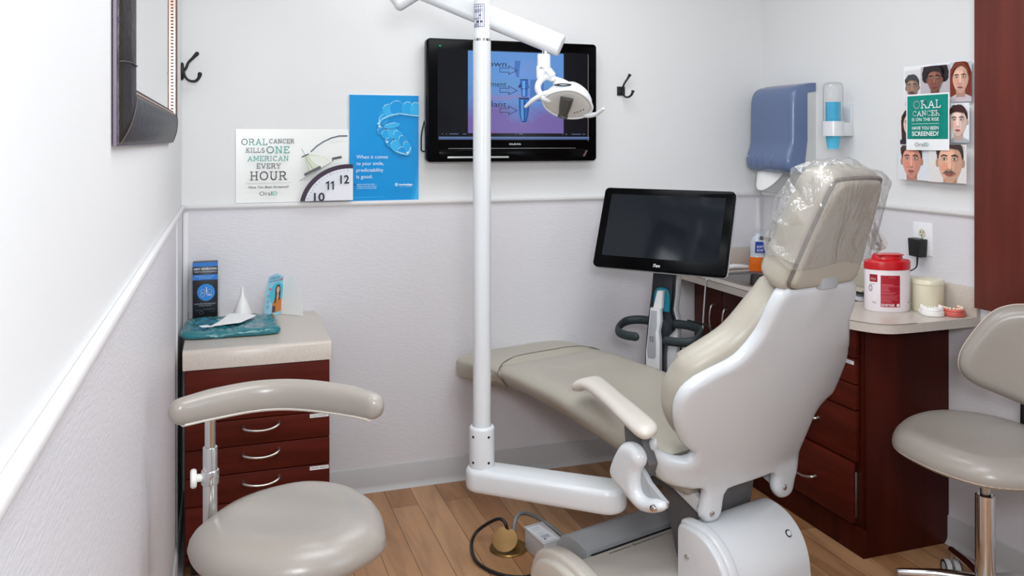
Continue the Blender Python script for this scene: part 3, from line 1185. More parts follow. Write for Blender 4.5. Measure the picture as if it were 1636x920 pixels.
prism(b, stad(a0, a1, 0.052, 0.060), 0.075, Matrix.Translation((0, 0, 0.308)), 0.018, 4)
obj('base_arm', b, M_white, LT, 40)
b = BM()
tube(b, [(1.08, 2.345, 0.352), (1.22, 2.33, 0.372), (1.35, 2.32, 0.372)], 0.016, n=16, sm=5)
obj('mounting_rod', b, M_dgrey, LT, 40)
b = BM()
lathe(b, [(0, 0.380), (0.0405, 0.380), (0.0405, 0.500), (0.0395, 0.506), (0.036, 0.510), (0.0305, 0.511), (0.0305, 0.498), (0, 0.498)], Matrix.Translation((PXc, PYc, 0)), 40)
cl = obj('collar', b, M_white, LT, 40)
for a in (-150, -75, -112 + 180):
    for z in (0.402, 0.483):
        v = Vector((math.cos(R_(a)), math.sin(R_(a)), 0))
        b = BM()
        p = Vector((PXc, PYc, z))
        cyl(b, p + v * 0.034, p + v * 0.0412, 0.0042, n=10)
        obj('set_screw', b, M_hole, cl)
b = BM()
lathe(b, [(0, 0.49), (0.0285, 0.49), (0.0285, 1.735), (0.0, 1.735)], Matrix.Translation((PXc, PYc, 0)), 40)
obj('pole', b, M_white, LT, 40)
b = BM()
lathe(b, [(0, 1.735), (0.0275, 1.735), (0.0275, 1.743), (0, 1.743)], Matrix.Translation((PXc, PYc, 0)), 40)
obj('pole_ring', b, M_chrome, LT, 40)
b = BM()
lathe(b, [(0, 1.743), (0.0268, 1.743), (0.0268, 1.764), (0.0252, 1.767), (0.0252, 2.13), (0, 2.13)], Matrix.Translation((PXc, PYc, 0)), 40)
obj('upper_pole', b, M_white, LT, 40)
# rating sticker wrapped round the upper pole
sh = Sheet(None, 0.00012)


def wrap(x, y, z, cx=PXc, cy=PYc, r=0.0253, a0=math.atan2(-2.588, -0.783)):
    a = a0 + x / r
    return Vector((cx + (r + z) * math.cos(a), cy + (r + z) * math.sin(a), y))


sh.warp = wrap
sh.rect(-0.036, 1.778, 0.008, 1.852, (40, 48, 96))
sh.rect(-0.034, 1.780, 0.006, 1.850, (226, 230, 240))
for k, (w_, y) in enumerate(((0.034, 1.842), (0.032, 1.834), (0.034, 1.831), (0.030, 1.828), (0.026, 1.825), (0.026, 1.806), (0.020, 1.803), (0.022, 1.788), (0.018, 1.785), (0.024, 1.782))):
    sh.rect(-0.031, y, -0.031 + w_, y + (0.003 if k == 0 else 0.0013), (70, 76, 100))
sh.poly([(-0.010, 1.813), (-0.002, 1.813), (-0.006, 1.820)], (60, 66, 90))
sh.poly([(-0.018, 1.792), (-0.010, 1.792), (-0.010, 1.799), (-0.018, 1.799)], (40, 40, 60))
sh.poly([(-0.006, 1.792), (0.001, 1.793), (0.001, 1.798), (-0.006, 1.799)], (40, 40, 60))
sh.done('rating_sticker', LT)
# horizontal arm out of the pole top, elbow, drooping arm to the lamp
apex = Vector((0.592, 2.765, 1.962))
b = BM()
tube(b, [(PXc, PYc, 2.10), (0.70, 2.665, 2.10), (0.592, 2.765, 2.10)], 0.030, n=20, sm=3, endround=True)
cyl(b, (0.592, 2.765, 1.93), (0.592, 2.765, 2.12), 0.034, n=24, bev=0.008)
obj('horizontal_arm', b, M_white, LT, 40)
b = BM()
p0, p1 = Vector((0.565, 2.768, 1.945)), Vector((1.030, 2.522, 1.722))
dd = (p1 - p0).normalized()
m = frame(p0, dd, Vector((0, 0, 1)))
prism(b, rrect(-0.036, -0.031, 0.036, 0.031, 0.022, 6), (p1 - p0).length, m, 0.006, 3)
da = obj('drop_arm', b, M_white, LT, 40)
b = BM()
p0, p1 = Vector((0.64, 2.755, 1.945)), Vector((0.530, 2.774, 1.872))
dd = (p1 - p0).normalized()
prism(b, rrect(-0.036, -0.032, 0.036, 0.032, 0.024, 6), (p1 - p0).length, frame(p0, dd, Vector((0, 0, 1))), 0.016, 4)
obj('counter_arm', b, M_white, LT, 40)
b = BM()
cyl(b, (0.982, 2.541, 1.69), (0.982, 2.541, 1.755), 0.0115, n=20)
obj('swivel_pin', b, M_chrome, LT)
b = BM()
m = frame(Vector((0.976, 2.541, 0)), (0, 0, 1), (0.946, -0.323, 0))
box(b, (-0.021, -0.020, 1.640), (0.021, 0.020, 1.697), 0.007, 3, mx=m)
box(b, (-0.024, -0.020, 1.614), (0.006, 0.020, 1.66), 0.006, 3, mx=m)
obj('swivel_block', b, M_white, LT)
b = BM()
cyl(b, (0.972, 2.538, 1.660), (1.000, 2.528, 1.622), 0.0165, n=24, bev=0.004)
cyl(b, (0.998, 2.529, 1.624), (1.004, 2.527, 1.612), 0.0125, n=20)
cyl(b, (0.976, 2.524, 1.642), (0.972, 2.515, 1.642), 0.003, n=10)
obj('elbow', b, M_white, LT)

# lamp head frame: ex right, ey up the face, en out of the face (towards the room, downwards)
hc = Vector((1.040, 2.500, 1.534))
rv = Vector((0.946, -0.323, 0)); fv = Vector((0.323, 0.946, 0)); uv = Vector((0, 0, 1))
ex = (rv - uv * 0.20).normalized()
en = (-fv * 0.66 - uv * 0.75)
en = (en - ex * en.dot(ex)).normalized()
ey = en.cross(ex).normalized()


def hp_(a, bb, h):
    return hc + ex * a + ey * bb + en * h


face = [(-0.078, -0.006), (-0.066, 0.026), (-0.030, 0.055), (0.010, 0.066), (0.050, 0.050), (0.076, 0.018), (0.078, -0.010), (0.060, -0.040), (0.020, -0.058), (-0.025, -0.056), (-0.062, -0.034)]
b = BM()
puff(b, face, hp_, sp=0.008, rt=0.003, rb=0.055, top=0.0, bot=-0.075, mid=-0.012, sm=5)
ring0 = [hp_(p[0] * 1.01, p[1] * 1.01, 0.0) for p in face]
tube(b, ring0 + [ring0[0]], 0.0045, n=8, sm=4)
hd = obj('lamp_head', b, M_white, LT, 60)
b = BM()
puff(b, inset(face, 0.94, (0, 0)), hp_, sp=0.012, rt=0.012, rb=0.001, top=0.004, bot=0.0005, mid=0.001, sm=5)
obj('lens', b, mat('lens_grey', (200, 199, 195), 0.3), hd, 60)
b = BM()
lathe(b, [(0.021, 0.0), (0.019, 0.03), (0.014, 0.060), (0.016, 0.064), (0.017, 0.068), (0.013, 0.069), (0.011, 0.062), (0, 0.062)], frame(hp_(-0.006, 0.036, 0.006), -ey * 0.92 + en * 0.35), 24)
obj('bulb_shield', b, mat('bulb_shield_grey', (62, 61, 58), 0.45), hd)
b = BM()
for a, c in ((0.038, -0.020), (0.046, -0.012), (0.054, -0.004), (0.030, -0.026)):
    cyl(b, hp_(a, c, 0.002), hp_(a, c, 0.0052), 0.0022, n=8)
obj('vent_hole', b, M_hole, hd)
b = BM()
tube(b, [hp_(-0.052, 0.045, -0.030), hp_(-0.030, 0.066, -0.020), hp_(0.0, 0.072, -0.018), hp_(-0.025, 0.062, -0.016), hp_(-0.052, 0.045, -0.03)], 0.0022, n=6, sm=4)
obj('badge_line', b, M_navy, hd)
# yoke: a loop of tube from the elbow round both sides of the head, and the ball joint
b = BM()
tube(b, [(1.002, 2.528, 1.618), (0.978, 2.530, 1.622), (0.958, 2.532, 1.606), (0.952, 2.530, 1.582), (0.966, 2.520, 1.556), (0.986, 2.520, 1.548)], 0.0105, n=14, sm=6, endround=True)
tube(b, [(1.002, 2.528, 1.618), (1.040, 2.522, 1.606), (1.076, 2.524, 1.585), (1.108, 2.520, 1.556)], 0.009, n=14, sm=6, endround=True)
obj('yoke', b, M_white, LT, 60)
b = BM()
cyl(b, (1.018, 2.528, 1.612), (1.026, 2.522, 1.575), 0.0175, n=24, bev=0.006)
obj('ball_joint', b, M_white, LT, 40)
b = BM()
tube(b, [hp_(-0.050, 0.030, -0.020), hp_(-0.078, 0.020, -0.008), hp_(-0.108, -0.004, 0.004), hp_(-0.128, -0.034, 0.012)], [0.006, 0.0085, 0.0075, 0.005], n=12, sm=6, endround=True)
tube(b, [hp_(-0.060, 0.005, -0.012), hp_(-0.085, 0.004, -0.004), hp_(-0.100, 0.002, 0.001)], 0.006, n=10, sm=5, endround=True)
obj('grab_handle', b, M_white, hd, 60)
b = BM()
tube(b, [hp_(0.050, -0.040, -0.012), hp_(0.072, -0.030, -0.002), hp_(0.096, -0.012, 0.006), hp_(0.114, 0.024, 0.012)], [0.010, 0.010, 0.007, 0.005], n=12, sm=6, endround=True)
obj('grab_handle', b, M_white, hd, 60)
# ------------------------------------------------------------------ left cabinet with drawers
CX0, CX1, CYF, CYB = -0.118, 0.343, 2.89, YB - 0.006
lc = thing('drawer_cabinet', 'low cherry drawer cabinet with beige top in the left back corner', 'cabinet', (0.11, 3.15, 0))
b = BM()
box(b, (CX0 + 0.002, CYF + 0.022, 0.085), (CX1 - 0.002, CYB, 0.684), 0.001)
box(b, (CX0 + 0.002, CYF + 0.006, 0.066), (CX1 - 0.002, CYB, 0.088), 0.002)
obj('body', b, M_cherry, lc)
b = BM(); box(b, (CX0 + 0.02, CYF + 0.06, 0.0), (CX1 - 0.02, CYB, 0.07)); obj('toe_kick', b, M_gap, lc)
b = BM()
prism(b, [(CYF + 0.0, 0.684), (CYF, 0.735), (CYF + 0.004, 0.742), (CYF + 0.012, 0.7465), (CYF + 0.022, 0.7455), (CYB, 0.745), (CYB, 0.684)], CX1 - CX0 + 0.008, Matrix.Translation((CX0 - 0.004, 0, 0)) @ XT, 0.002)
obj('worktop', b, M_lam, lc, 50)


def bow_handle(name, parent, p0, p1, out, w=0.010, m=None):
    """flat bow pull: rises from two feet, thickest in the middle"""
    p0, p1, out = Vector(p0), Vector(p1), Vector(out)
    d = p1 - p0
    up = d.cross(out).normalized()
    pts = [p0, p0 + d * 0.06 + out * 0.75, p0 + d * 0.28 + out * 0.98, p0 + d * 0.5 + out * 1.04, p0 + d * 0.72 + out * 0.98, p0 + d * 0.94 + out * 0.75, p1]
    b = BM()
    tube(b, pts, [w * 0.55, w * 0.5, w * 0.45, w * 0.45, w * 0.45, w * 0.5, w * 0.55], n=10, sm=6, sect=[(math.cos(a) * 1.0, math.sin(a) * 0.5) for a in [2 * math.pi * k / 12 for k in range(12)]], up=out)
    return obj(name, b, m or M_steel, parent, 60)


zs = [0.682, 0.510, 0.424, 0.335, 0.243, 0.092]
for k, (z1, z0) in enumerate(zip(zs, zs[1:])):
    b = BM()
    box(b, (CX0 + 0.004, CYF + 0.003, z0 + 0.0022), (CX1 - 0.003, CYF + 0.022, z1 - 0.0008), 0.0022, 2)
    dr = obj('drawer', b, M_cherryH, lc)
    zc = (z0 + z1) / 2 + 0.013
    hz = 0.012 if z1 - z0 < 0.12 else 0.02
    # a smile-shaped bow: the grip hangs below its feet
    b = BM()
    pts = [(0.062, CYF + 0.004, zc + 0.004), (0.066, CYF - 0.012, zc + 0.002), (0.090, CYF - 0.022, zc - 0.002), (0.120, CYF - 0.024, zc - 0.004), (0.150, CYF - 0.022, zc - 0.001), (0.172, CYF - 0.012, zc + 0.005), (0.176, CYF + 0.004, zc + 0.008)]
    tube(b, pts, [0.0065, 0.005, 0.0042, 0.004, 0.0042, 0.005, 0.0065], n=10, sm=6)
    obj('handle', b, M_steel, dr, 60)
    if k in (1, 3):
        s = Sheet(plane_mx((0.275, CYF + 0.0026, z1 - 0.0175), (1, 0, 0), (0, 0, 1)))
        s.rect(0, 0, 0.062, 0.0125, (232, 232, 232))
        s.text('CHILD PROPHY' if k == 1 else 'PROPHY ANGLES', 0.031, 0.003, 0.0068, (70, 74, 96), 'CENTER', width=0.054)
        s.done('label_strip', dr, 'white printed label strip')

# glo box on the cabinet
gx0, gx1, gy, gz = -0.106, -0.018, 3.355, 0.7465
gb = thing('whitening_box', 'tall black and blue boxed whitening kit standing at the back left of the drawer cabinet', 'box', (-0.062, 3.38, gz))
b = BM(); box(b, (gx0, gy, gz), (gx1, gy + 0.05, 0.965), 0.001); obj('carton', b, mat('carton_black', (22, 24, 32), 0.35), gb)
s = Sheet(plane_mx((gx0, gy - 0.0002, gz), (1, 0, 0), (0, 0, 1)))
Wd, Hd = gx1 - gx0, 0.965 - gz
s.rect(0, Hd * 0.93, Wd, Hd, (40, 120, 200))
s.rect(0, Hd * 0.70, Wd, Hd * 0.79, (40, 120, 205))
s.text('NEXT GENERATION', Wd / 2, Hd * 0.872, 0.0075, (225, 230, 235), 'CENTER', width=Wd * 0.9, bold=0.02)
s.text('TEETH WHITENING', Wd / 2, Hd * 0.828, 0.0055, (200, 205, 215), 'CENTER', width=Wd * 0.9)
s.text('PROFESSIONAL AT HOME', Wd / 2, Hd * 0.755, 0.004, (180, 215, 245), 'CENTER', width=Wd * 0.74)
s.text('SYSTEM', Wd / 2, Hd * 0.722, 0.004, (180, 215, 245), 'CENTER', width=Wd * 0.5)
s.poly(ellipse(Wd * 0.53, Hd * 0.49, 0.031, 0.031, 32), (54, 150, 225))
s.poly(ellipse(Wd * 0.51, Hd * 0.49, 0.0285, 0.0285, 32), (38, 132, 214))
gcx, gcy = Wd * 0.40, Hd * 0.485
s.line([(gcx + 0.007 * math.cos(a), gcy + 0.006 + 0.006 * math.sin(a)) for a in np.linspace(0, 6.283, 18)], 0.0024, (235, 240, 245))
s.line([(gcx + 0.007 * math.cos(a), gcy - 0.008 + 0.007 * math.sin(a)) for a in np.linspace(0, 6.283, 18)], 0.0024, (235, 240, 245))
s.line([(gcx + 0.013, gcy - 0.004), (gcx + 0.013, gcy + 0.020)], 0.0024, (235, 240, 245))
s.line([(gcx + 0.024 + 0.007 * math.cos(a), gcy + 0.005 + 0.007 * math.sin(a)) for a in np.linspace(0, 6.283, 18)], 0.0024, (235, 240, 245))
s.text('PRO', gcx + 0.024, gcy - 0.012, 0.006, (235, 240, 245), 'CENTER', bold=0.02)
s.text('PATENTED TECHNOLOGY', Wd / 2, Hd * 0.285, 0.005, (170, 178, 190), 'CENTER', width=Wd * 0.86)
s.text('30 TREATMENTS', Wd / 2, Hd * 0.255, 0.004, (150, 158, 170), 'CENTER', width=Wd * 0.5)
s.line([(Wd * 0.1, Hd * 0.19), (Wd * 0.9, Hd * 0.21)], 0.0008, (120, 128, 140))
s.line([(Wd * 0.35 + 0.007 * math.cos(a), Hd * 0.15 + 0.006 * math.sin(a)) for a in np.linspace(0, 6.283, 14)], 0.0008, (140, 148, 160))
s.done('front_print', gb)
b = BM()
for x0, x1 in ((gx0 - 0.016, gx0 - 0.014), ):
    box(b, (gx0 - 0.016, gy - 0.008, gz), (gx0 - 0.014, gy + 0.045, 0.905))
box(b, (gx0 - 0.016, gy + 0.051, gz), (gx1 + 0.006, gy + 0.053, 0.92))
box(b, (gx0 - 0.016, gy - 0.008, gz), (gx1 + 0.006, gy - 0.006, 0.79))
box(b, (gx1 + 0.004, gy - 0.008, gz), (gx1 + 0.006, gy + 0.045, 0.905))
o = obj('acrylic_holder', b, M_clear)
tag(o, 'clear acrylic stand holding the tall black and blue box', 'display stand')

# white cone
b = BM()
lathe(b, [(0, 0.0), (0.042, 0.0), (0.041, 0.004), (0.030, 0.034), (0.018, 0.066), (0.008, 0.090), (0.0045, 0.112), (0.003, 0.122), (0, 0.123)], Matrix.Translation((0.070, 3.350, gz)), 36)
o = obj('white_funnel', b, mat('white_polypropylene', (236, 234, 230), 0.35), None, 50)
tag(o, 'white plastic funnel standing upside down behind the teal pouch', 'funnel')

# leaflet standing open
lf = thing('leaflet', 'light blue folded leaflet with a woman in orange, standing on the drawer cabinet', 'leaflet', (0.20, 3.385, gz))
A = [Vector((0.145, 3.325, gz)), Vector((0.213, 3.395, gz)), Vector((0.270, 3.345, gz))]
fx = (A[1] - A[0]).normalized()
fw = (A[1] - A[0]).length
s = Sheet(plane_mx(A[0] + Vector((0, 0, 0)), fx, Vector((0.16, 0.02, 1))))
shape = [(0.0, 0.0), (fw, 0.0), (fw, 0.148), (fw * 0.55, 0.166), (0.012, 0.158), (0.0, 0.10)]
LH = 0.166
s.poly(shape, (150, 205, 226))
s.cl = (0.0, 0.0, fw, LH)
s.poly(ellipse(fw * 0.66, LH * 0.52, fw * 0.42, LH * 0.26, 24), (70, 190, 214))
s.poly([(fw * 0.45, LH * 0.08), (fw * 0.98, LH * 0.08), (fw * 0.96, LH * 0.34), (fw * 0.80, LH * 0.46), (fw * 0.60, LH * 0.44), (fw * 0.44, LH * 0.30)], (206, 122, 50))
s.poly(ellipse(fw * 0.70, LH * 0.60, fw * 0.15, LH * 0.13, 16), (70, 40, 32))
s.poly([(fw * 0.64, LH * 0.40), (fw * 0.76, LH * 0.40), (fw * 0.75, LH * 0.56), (fw * 0.65, LH * 0.56)], (214, 156, 126))
s.poly(ellipse(fw * 0.70, LH * 0.60, fw * 0.09, LH * 0.085, 16), (226, 170, 140))
s.poly([(fw * 0.54, LH * 0.30), (fw * 0.62, LH * 0.30), (fw * 0.66, LH * 0.56), (fw * 0.56, LH * 0.56)], (74, 42, 34))
s.poly([(fw * 0.78, LH * 0.36), (fw * 0.84, LH * 0.36), (fw * 0.86, LH * 0.56), (fw * 0.78, LH * 0.56)], (74, 42, 34))
s.poly([(fw * 0.46, LH * 0.10), (fw * 0.62, LH * 0.10), (fw * 0.60, LH * 0.24), (fw * 0.46, LH * 0.24)], (60, 64, 84))
s.poly(ellipse(fw * 0.86, LH * 0.84, fw * 0.06, LH * 0.03, 12), (226, 70, 100))
s.poly(ellipse(fw * 0.22, LH * 0.66, fw * 0.045, LH * 0.03, 12), (226, 90, 110))
for q in (0.50, 0.38, 0.26):
    s.line([(fw * 0.15 + fw * 0.06 * math.cos(a), LH * q + LH * 0.03 * math.sin(a)) for a in np.linspace(0, 6.283, 10)], 0.0014, (60, 90, 140))
s.text('A SMILE THAT', fw * 0.18, LH * 0.885, 0.007, (50, 60, 90), width=fw * 0.55)
s.text('FITS YOUR LIFE', fw * 0.14, LH * 0.815, 0.007, (50, 60, 90), width=fw * 0.62)
s.cl = None
bm2 = s.bm
s.done('cover', lf)
fx2 = (A[2] - A[1]).normalized()
b = BM()
prism(b, [(0, 0), (0.100, 0), (0.098, 0.012), (0.088, 0.09), (0.06, 0.145), (0.0, 0.152)], 0.0008, plane_mx(A[1] + Vector((0.004, 0, 0)), fx2, (0, 0, 1)))
obj('back_flap', b, M_paperw, lf)
b = BM()
prism(b, shape, 0.0006, plane_mx(A[0] + Vector((0.0006, 0.0012, 0)), fx, Vector((0.16, 0.02, 1))))
obj('cover_sheet', b, M_paperw, lf)

# teal pouch with a paper on top
po = [(-0.128, 3.060), (0.02, 3.040), (0.176, 3.045), (0.190, 3.12), (0.186, 3.25), (0.172, 3.305), (0.02, 3.310), (-0.118, 3.300), (-0.130, 3.20)]
b = BM()


def pouch_map(a, bb, h):
    n = noise.noise(Vector((a * 22, bb * 30, 2.2))) * 0.006 + noise.noise(Vector((a * 60, bb * 90, 5.2))) * 0.005
    return Vector((a, bb, 0.7465 + h + (n if h > 0.006 else 0)))


puff(b, po, pouch_map, sp=0.010, rt=0.022, rb=0.012, top=0.026, bot=0.0, mid=0.010, sm=4)
pch = obj('instrument_pouch', b, M_bag, None, 30)
tag(pch, 'teal plastic-wrapped pouch lying flat at the front of the drawer cabinet', 'pouch')
b = BM()
pc = [(-0.043, 3.095), (0.010, 3.100), (0.058, 3.105), (0.092, 3.175), (0.118, 3.235), (0.070, 3.262), (0.022, 3.290), (0.004, 3.215), (-0.018, 3.15)]
puff(b, pc, lambda a, bb, h: Vector((a, bb, 0.7805 + h + 0.002 * math.sin(a * 30))), sp=0.012, rt=0.0005, rb=0.0005, top=0.0006, bot=-0.0006, sm=0)
o = obj('paper_sheet', b, M_paperw, None, 60)
tag(o, 'white sheet of paper lying on the teal pouch', 'paper')
b = BM()
prism(b, [(-0.068, 3.085), (-0.030, 3.083), (-0.050, 3.115), (-0.078, 3.115)], 0.0008, Matrix.Translation((0, 0, 0.779)))
o = obj('pouch_label', b, M_paperw, pch)

# ------------------------------------------------------------------ mirror on the left wall
mr = thing('wall_mirror', 'mirror in a dark leather frame with beaded inner edge on the left wall', 'mirror', (XL, 1.95, 1.414))
MY0, MY1, MZ0, MZ1 = 1.295, 2.605, 1.414, 2.36
fw_, dep = 0.085, 0.024
# frame profile: (distance in from outer edge, height off the wall)
fprof = [(0.0, 0.002), (0.0, 0.008), (0.006, 0.012), (0.030, 0.021), (0.055, 0.0245), (0.070, 0.024), (0.076, 0.020), (0.076, 0.002)]


def mring(prof_, name, m, parent):
    b = BM()
    rings = []
    for dd, hh in prof_:
        rings.append([b.verts.new((XL + hh + 0.002, y, z)) for y, z in ((MY0 + dd, MZ0 + dd), (MY1 - dd, MZ0 + dd), (MY1 - dd, MZ1 - dd), (MY0 + dd, MZ1 - dd))])
    n = len(rings)
    for i in range(n):
        r0, r1 = rings[i], rings[(i + 1) % n]
        for k in range(4):
            b.faces.new((r0[k], r0[(k + 1) % 4], r1[(k + 1) % 4], r1[k]))
    return obj(name, b, m, parent, 30)


frm = mring(fprof, 'leather_frame', M_leather, mr)
mring([(0.0755, 0.001), (0.0755, 0.0215), (0.0775, 0.0225), (0.0795, 0.020), (0.0795, 0.001)], 'inner_bevel', M_copper, mr)
mring([(-0.002, 0.0005), (-0.002, 0.005), (0.002, 0.006), (0.002, 0.0005)], 'outer_edge', mat('plum_edge', (92, 70, 96), 0.4), mr)
b = BM()
yb0, yb1, zb0, zb1 = MY0 + 0.0845, MY1 - 0.0845, MZ0 + 0.0845, MZ1 - 0.0845
st_ = 0.009


def bead(y, z):
    bmesh.ops.create_icosphere(b, subdivisions=1, radius=0.0022, matrix=Matrix.Translation((XL + 0.0158, y, z)))


y = yb0
while y < yb1:
    bead(y, zb0); bead(y, zb1); y += st_
z = zb0
while z < zb1:
    bead(yb0, z); bead(yb1, z); z += st_
obj('beading', b, M_bead, mr, 80)
b = BM()
box(b, (XL + 0.002, MY0 + 0.08, MZ0 + 0.08), (XL + 0.014, MY1 - 0.08, MZ1 - 0.08))
obj('mirror_glass', b, M_mirror, mr)
M_seam = mat('seam_thread', (70, 58, 54), 0.6)
for q in (1.53, 1.72, 1.95, 2.15):
    b = BM()
    tube(b, [(XL + 0.003 + hh, MY0 + dd, q + 0.002 * math.sin(dd * 90)) for dd, hh in fprof[1:-1]], 0.0009, n=6, sm=2)
    obj('stitched_seam', b, M_seam, frm)
for y_, sg in ((MY0, 1), (MY1, -1)):
    b = BM()
    tube(b, [(XL + 0.0025 + hh, y_ + sg * dd, MZ0 + dd) for dd, hh in fprof[1:-1]], 0.0009, n=6, sm=2)
    obj('stitched_seam', b, M_seam, frm)



# ------------------------------------------------------------------ coat hooks
def flat_sect(a=1.0, c=0.45, n=10):
    return [(a * math.cos(2 * math.pi * k / n), c * math.sin(2 * math.pi * k / n)) for k in range(n)]


hk = thing('coat_hook', 'black double coat hook beside the mirror in the left corner', 'coat hook', (XL, 3.33, 1.64), 'black wall hooks')
hy = 3.36
b = BM(); puff(b, ellipse(hy, 1.675, 0.020, 0.034, 20), lambda a, bb, h: Vector((XL + h, a, bb)), sp=0.008, rt=0.01, rb=0.001, top=0.011, bot=0.001, mid=0.003, sm=2)
obj('backplate', b, M_iron, hk, 60)
b = BM()
tube(b, [(XL + 0.006, hy, 1.672), (XL + 0.018, hy, 1.688), (XL + 0.026, hy, 1.708), (XL + 0.042, hy, 1.726), (XL + 0.056, hy, 1.742)], [0.006, 0.0052, 0.005, 0.006, 0.008], n=10, sm=6, endround=True)
tube(b, [(XL + 0.008, hy, 1.675), (XL + 0.016, hy, 1.654), (XL + 0.030, hy, 1.641), (XL + 0.050, hy, 1.640), (XL + 0.062, hy, 1.652), (XL + 0.066, hy, 1.666)], [0.006, 0.005, 0.005, 0.0055, 0.006, 0.0085], n=10, sm=6, endround=True)
obj('hook', b, M_iron, hk, 60)
hk = thing('coat_hook', 'black double coat hook with square plate on the back wall right of the television', 'coat hook', (1.683, YB, 1.62), 'black wall hooks')
b = BM(); box(b, (1.668, YB - 0.006, 1.620), (1.706, YB, 1.660), 0.0015)
for zz in (1.630, 1.650):
    cyl(b, (1.674, YB - 0.006, zz), (1.674, YB - 0.008, zz), 0.003, n=10)
obj('backplate', b, M_iron, hk, 40)
b = BM()
tube(b, [(1.693, YB - 0.006, 1.650), (1.695, YB - 0.020, 1.672), (1.706, YB - 0.030, 1.694), (1.712, YB - 0.034, 1.706), (1.716, YB - 0.035, 1.713)], [0.0045, 0.004, 0.0045, 0.006, 0.008], n=10, sm=6)
tube(b, [(1.693, YB - 0.006, 1.634), (1.695, YB - 0.020, 1.618), (1.702, YB - 0.038, 1.611), (1.712, YB - 0.052, 1.619), (1.717, YB - 0.058, 1.632), (1.719, YB - 0.058, 1.640)], [0.0045, 0.004, 0.0042, 0.005, 0.006, 0.0075], n=10, sm=6)
obj('hook', b, M_iron, hk, 60)

# ------------------------------------------------------------------ posters on the back wall
OX, OZ, OW, OH = 0.0475, RAIL + 0.002, 0.445, 0.285
s = Sheet(plane_mx((OX, YB - 0.0030, OZ), (1, 0, 0), (0, 0, 1)), rough=0.25)
WHT, TEAL, DK = (240, 241, 238), (34, 158, 146), (52, 52, 62)
s.rect(0, 0, OW, OH, (246, 246, 244))
s.rect(0.004, 0.004, OW - 0.002, OH - 0.004, WHT)
s.cl = (0.004, 0.004, OW - 0.002, OH - 0.004)
kx, kz = 0.425 / 823, 0.281 / 540      # px of the zoomed view to metres


def q(px, py):
    return ((px - 78) * kx, OH - (py - 305) * kz)


def tq(st, x0, x1, yb_, cap, c, bold=0.0):
    a, bb = q(x0, yb_)
    if st.isupper() and st != 'ID':
        s.slab(st, a, bb, cap * kz, c, (x1 - x0) * kx, 0.12 if cap < 60 else 0.11)
        return
    s.text(st, a, bb, cap * kz, c, width=(x1 - x0) * kx, bold=bold)


tq('ORAL', 118, 302, 424, 48, TEAL, 0.004)
tq('CANCER', 318, 498, 411, 34, DK)
tq('KILLS', 150, 282, 480, 36, DK)
tq('ONE', 298, 462, 485, 52, TEAL, 0.004)
tq('AMERICAN', 163, 455, 542, 38, TEAL)
tq('EVERY', 226, 397, 598, 38, DK)
tq('HOUR', 180, 438, 684, 66, DK, 0.01)
s.line([q(142, 706), q(472, 704)], 0.0008, (150, 150, 150))
a, bb = q(165, 742)
s.text('Have You Been Screened?', a, bb, 17 * kz, DK, width=292 * kx, bold=0.015, shear=0.2)
tq('Oral', 244, 332, 797, 30, (72, 72, 78))
tq('ID', 336, 372, 797, 30, TEAL)
# alarm clock
cc = q(905, 905)
R0 = 372 * kx
s.poly(ellipse(cc[0], cc[1], R0, 335 * kz, 72), (58, 38, 62))
s.poly(ellipse(cc[0] + 0.003, cc[1] - 0.003, R0 - 0.014, 335 * kz - 0.014, 72), (224, 226, 234))
s.poly(ellipse(cc[0] + 0.02, cc[1] - 0.02, R0 - 0.05, 335 * kz - 0.05, 72), (232, 233, 238))
for k in range(24):
    a = R_(92 + k * 6 * 0.8)
    r0, r1 = 0.84, (0.865 if k % 5 else 0.885)
    s.line([(cc[0] + R0 * r0 * math.cos(a), cc[1] + 335 * kz * r0 * math.sin(a)), (cc[0] + R0 * r1 * math.cos(a), cc[1] + 335 * kz * r1 * math.sin(a))], 0.0013, DK)
tq('12', 838, 905, 716, 62, (40, 40, 56), 0.02)
for x_ in (748, 784):
    s.line([q(x_, 700), q(x_, 758)], 0.0055, (40, 40, 56))
    s.line([q(x_, 702), q(x_ - 16, 712)], 0.005, (40, 40, 56))
tq('10', 640, 720, 846, 62, (40, 40, 56), 0.02)
s.line([q(618, 472), q(660, 432), q(710, 398), q(770, 370), q(830, 355), q(888, 355)], 0.005, (66, 74, 92))
s.line([q(618, 468), q(660, 428), q(710, 394), q(770, 366), q(830, 351), q(888, 350)], 0.0015, (150, 160, 175))
s.poly([q(565, 510), q(610, 495), q(670, 500), q(730, 522), q(772, 552), q(690, 600), q(620, 640)], (206, 214, 190))
s.poly([q(600, 505), q(690, 508), q(772, 552), q(700, 590), q(640, 560)], (228, 230, 222))
s.line([q(548, 452), q(572, 495), q(590, 540), q(650, 630)], 0.0022, (150, 150, 150))
s.line([q(552, 512), q(598, 492)], 0.005, (70, 72, 84))
s.line([q(575, 645), q(684, 592)], 0.011, (92, 88, 96))
s.line([q(535, 690), q(640, 632), q(772, 552)], 0.0016, (110, 110, 120))
s.line([q(780, 528), q(842, 516)], 0.009, (74, 74, 84))
s.line([q(776, 545), q(790, 530)], 0.004, (110, 110, 110))
s.cl = None
o = s.done('poster')
tag(o, 'white landscape poster with an alarm clock standing on the back wall rail', 'poster', 'wall posters')

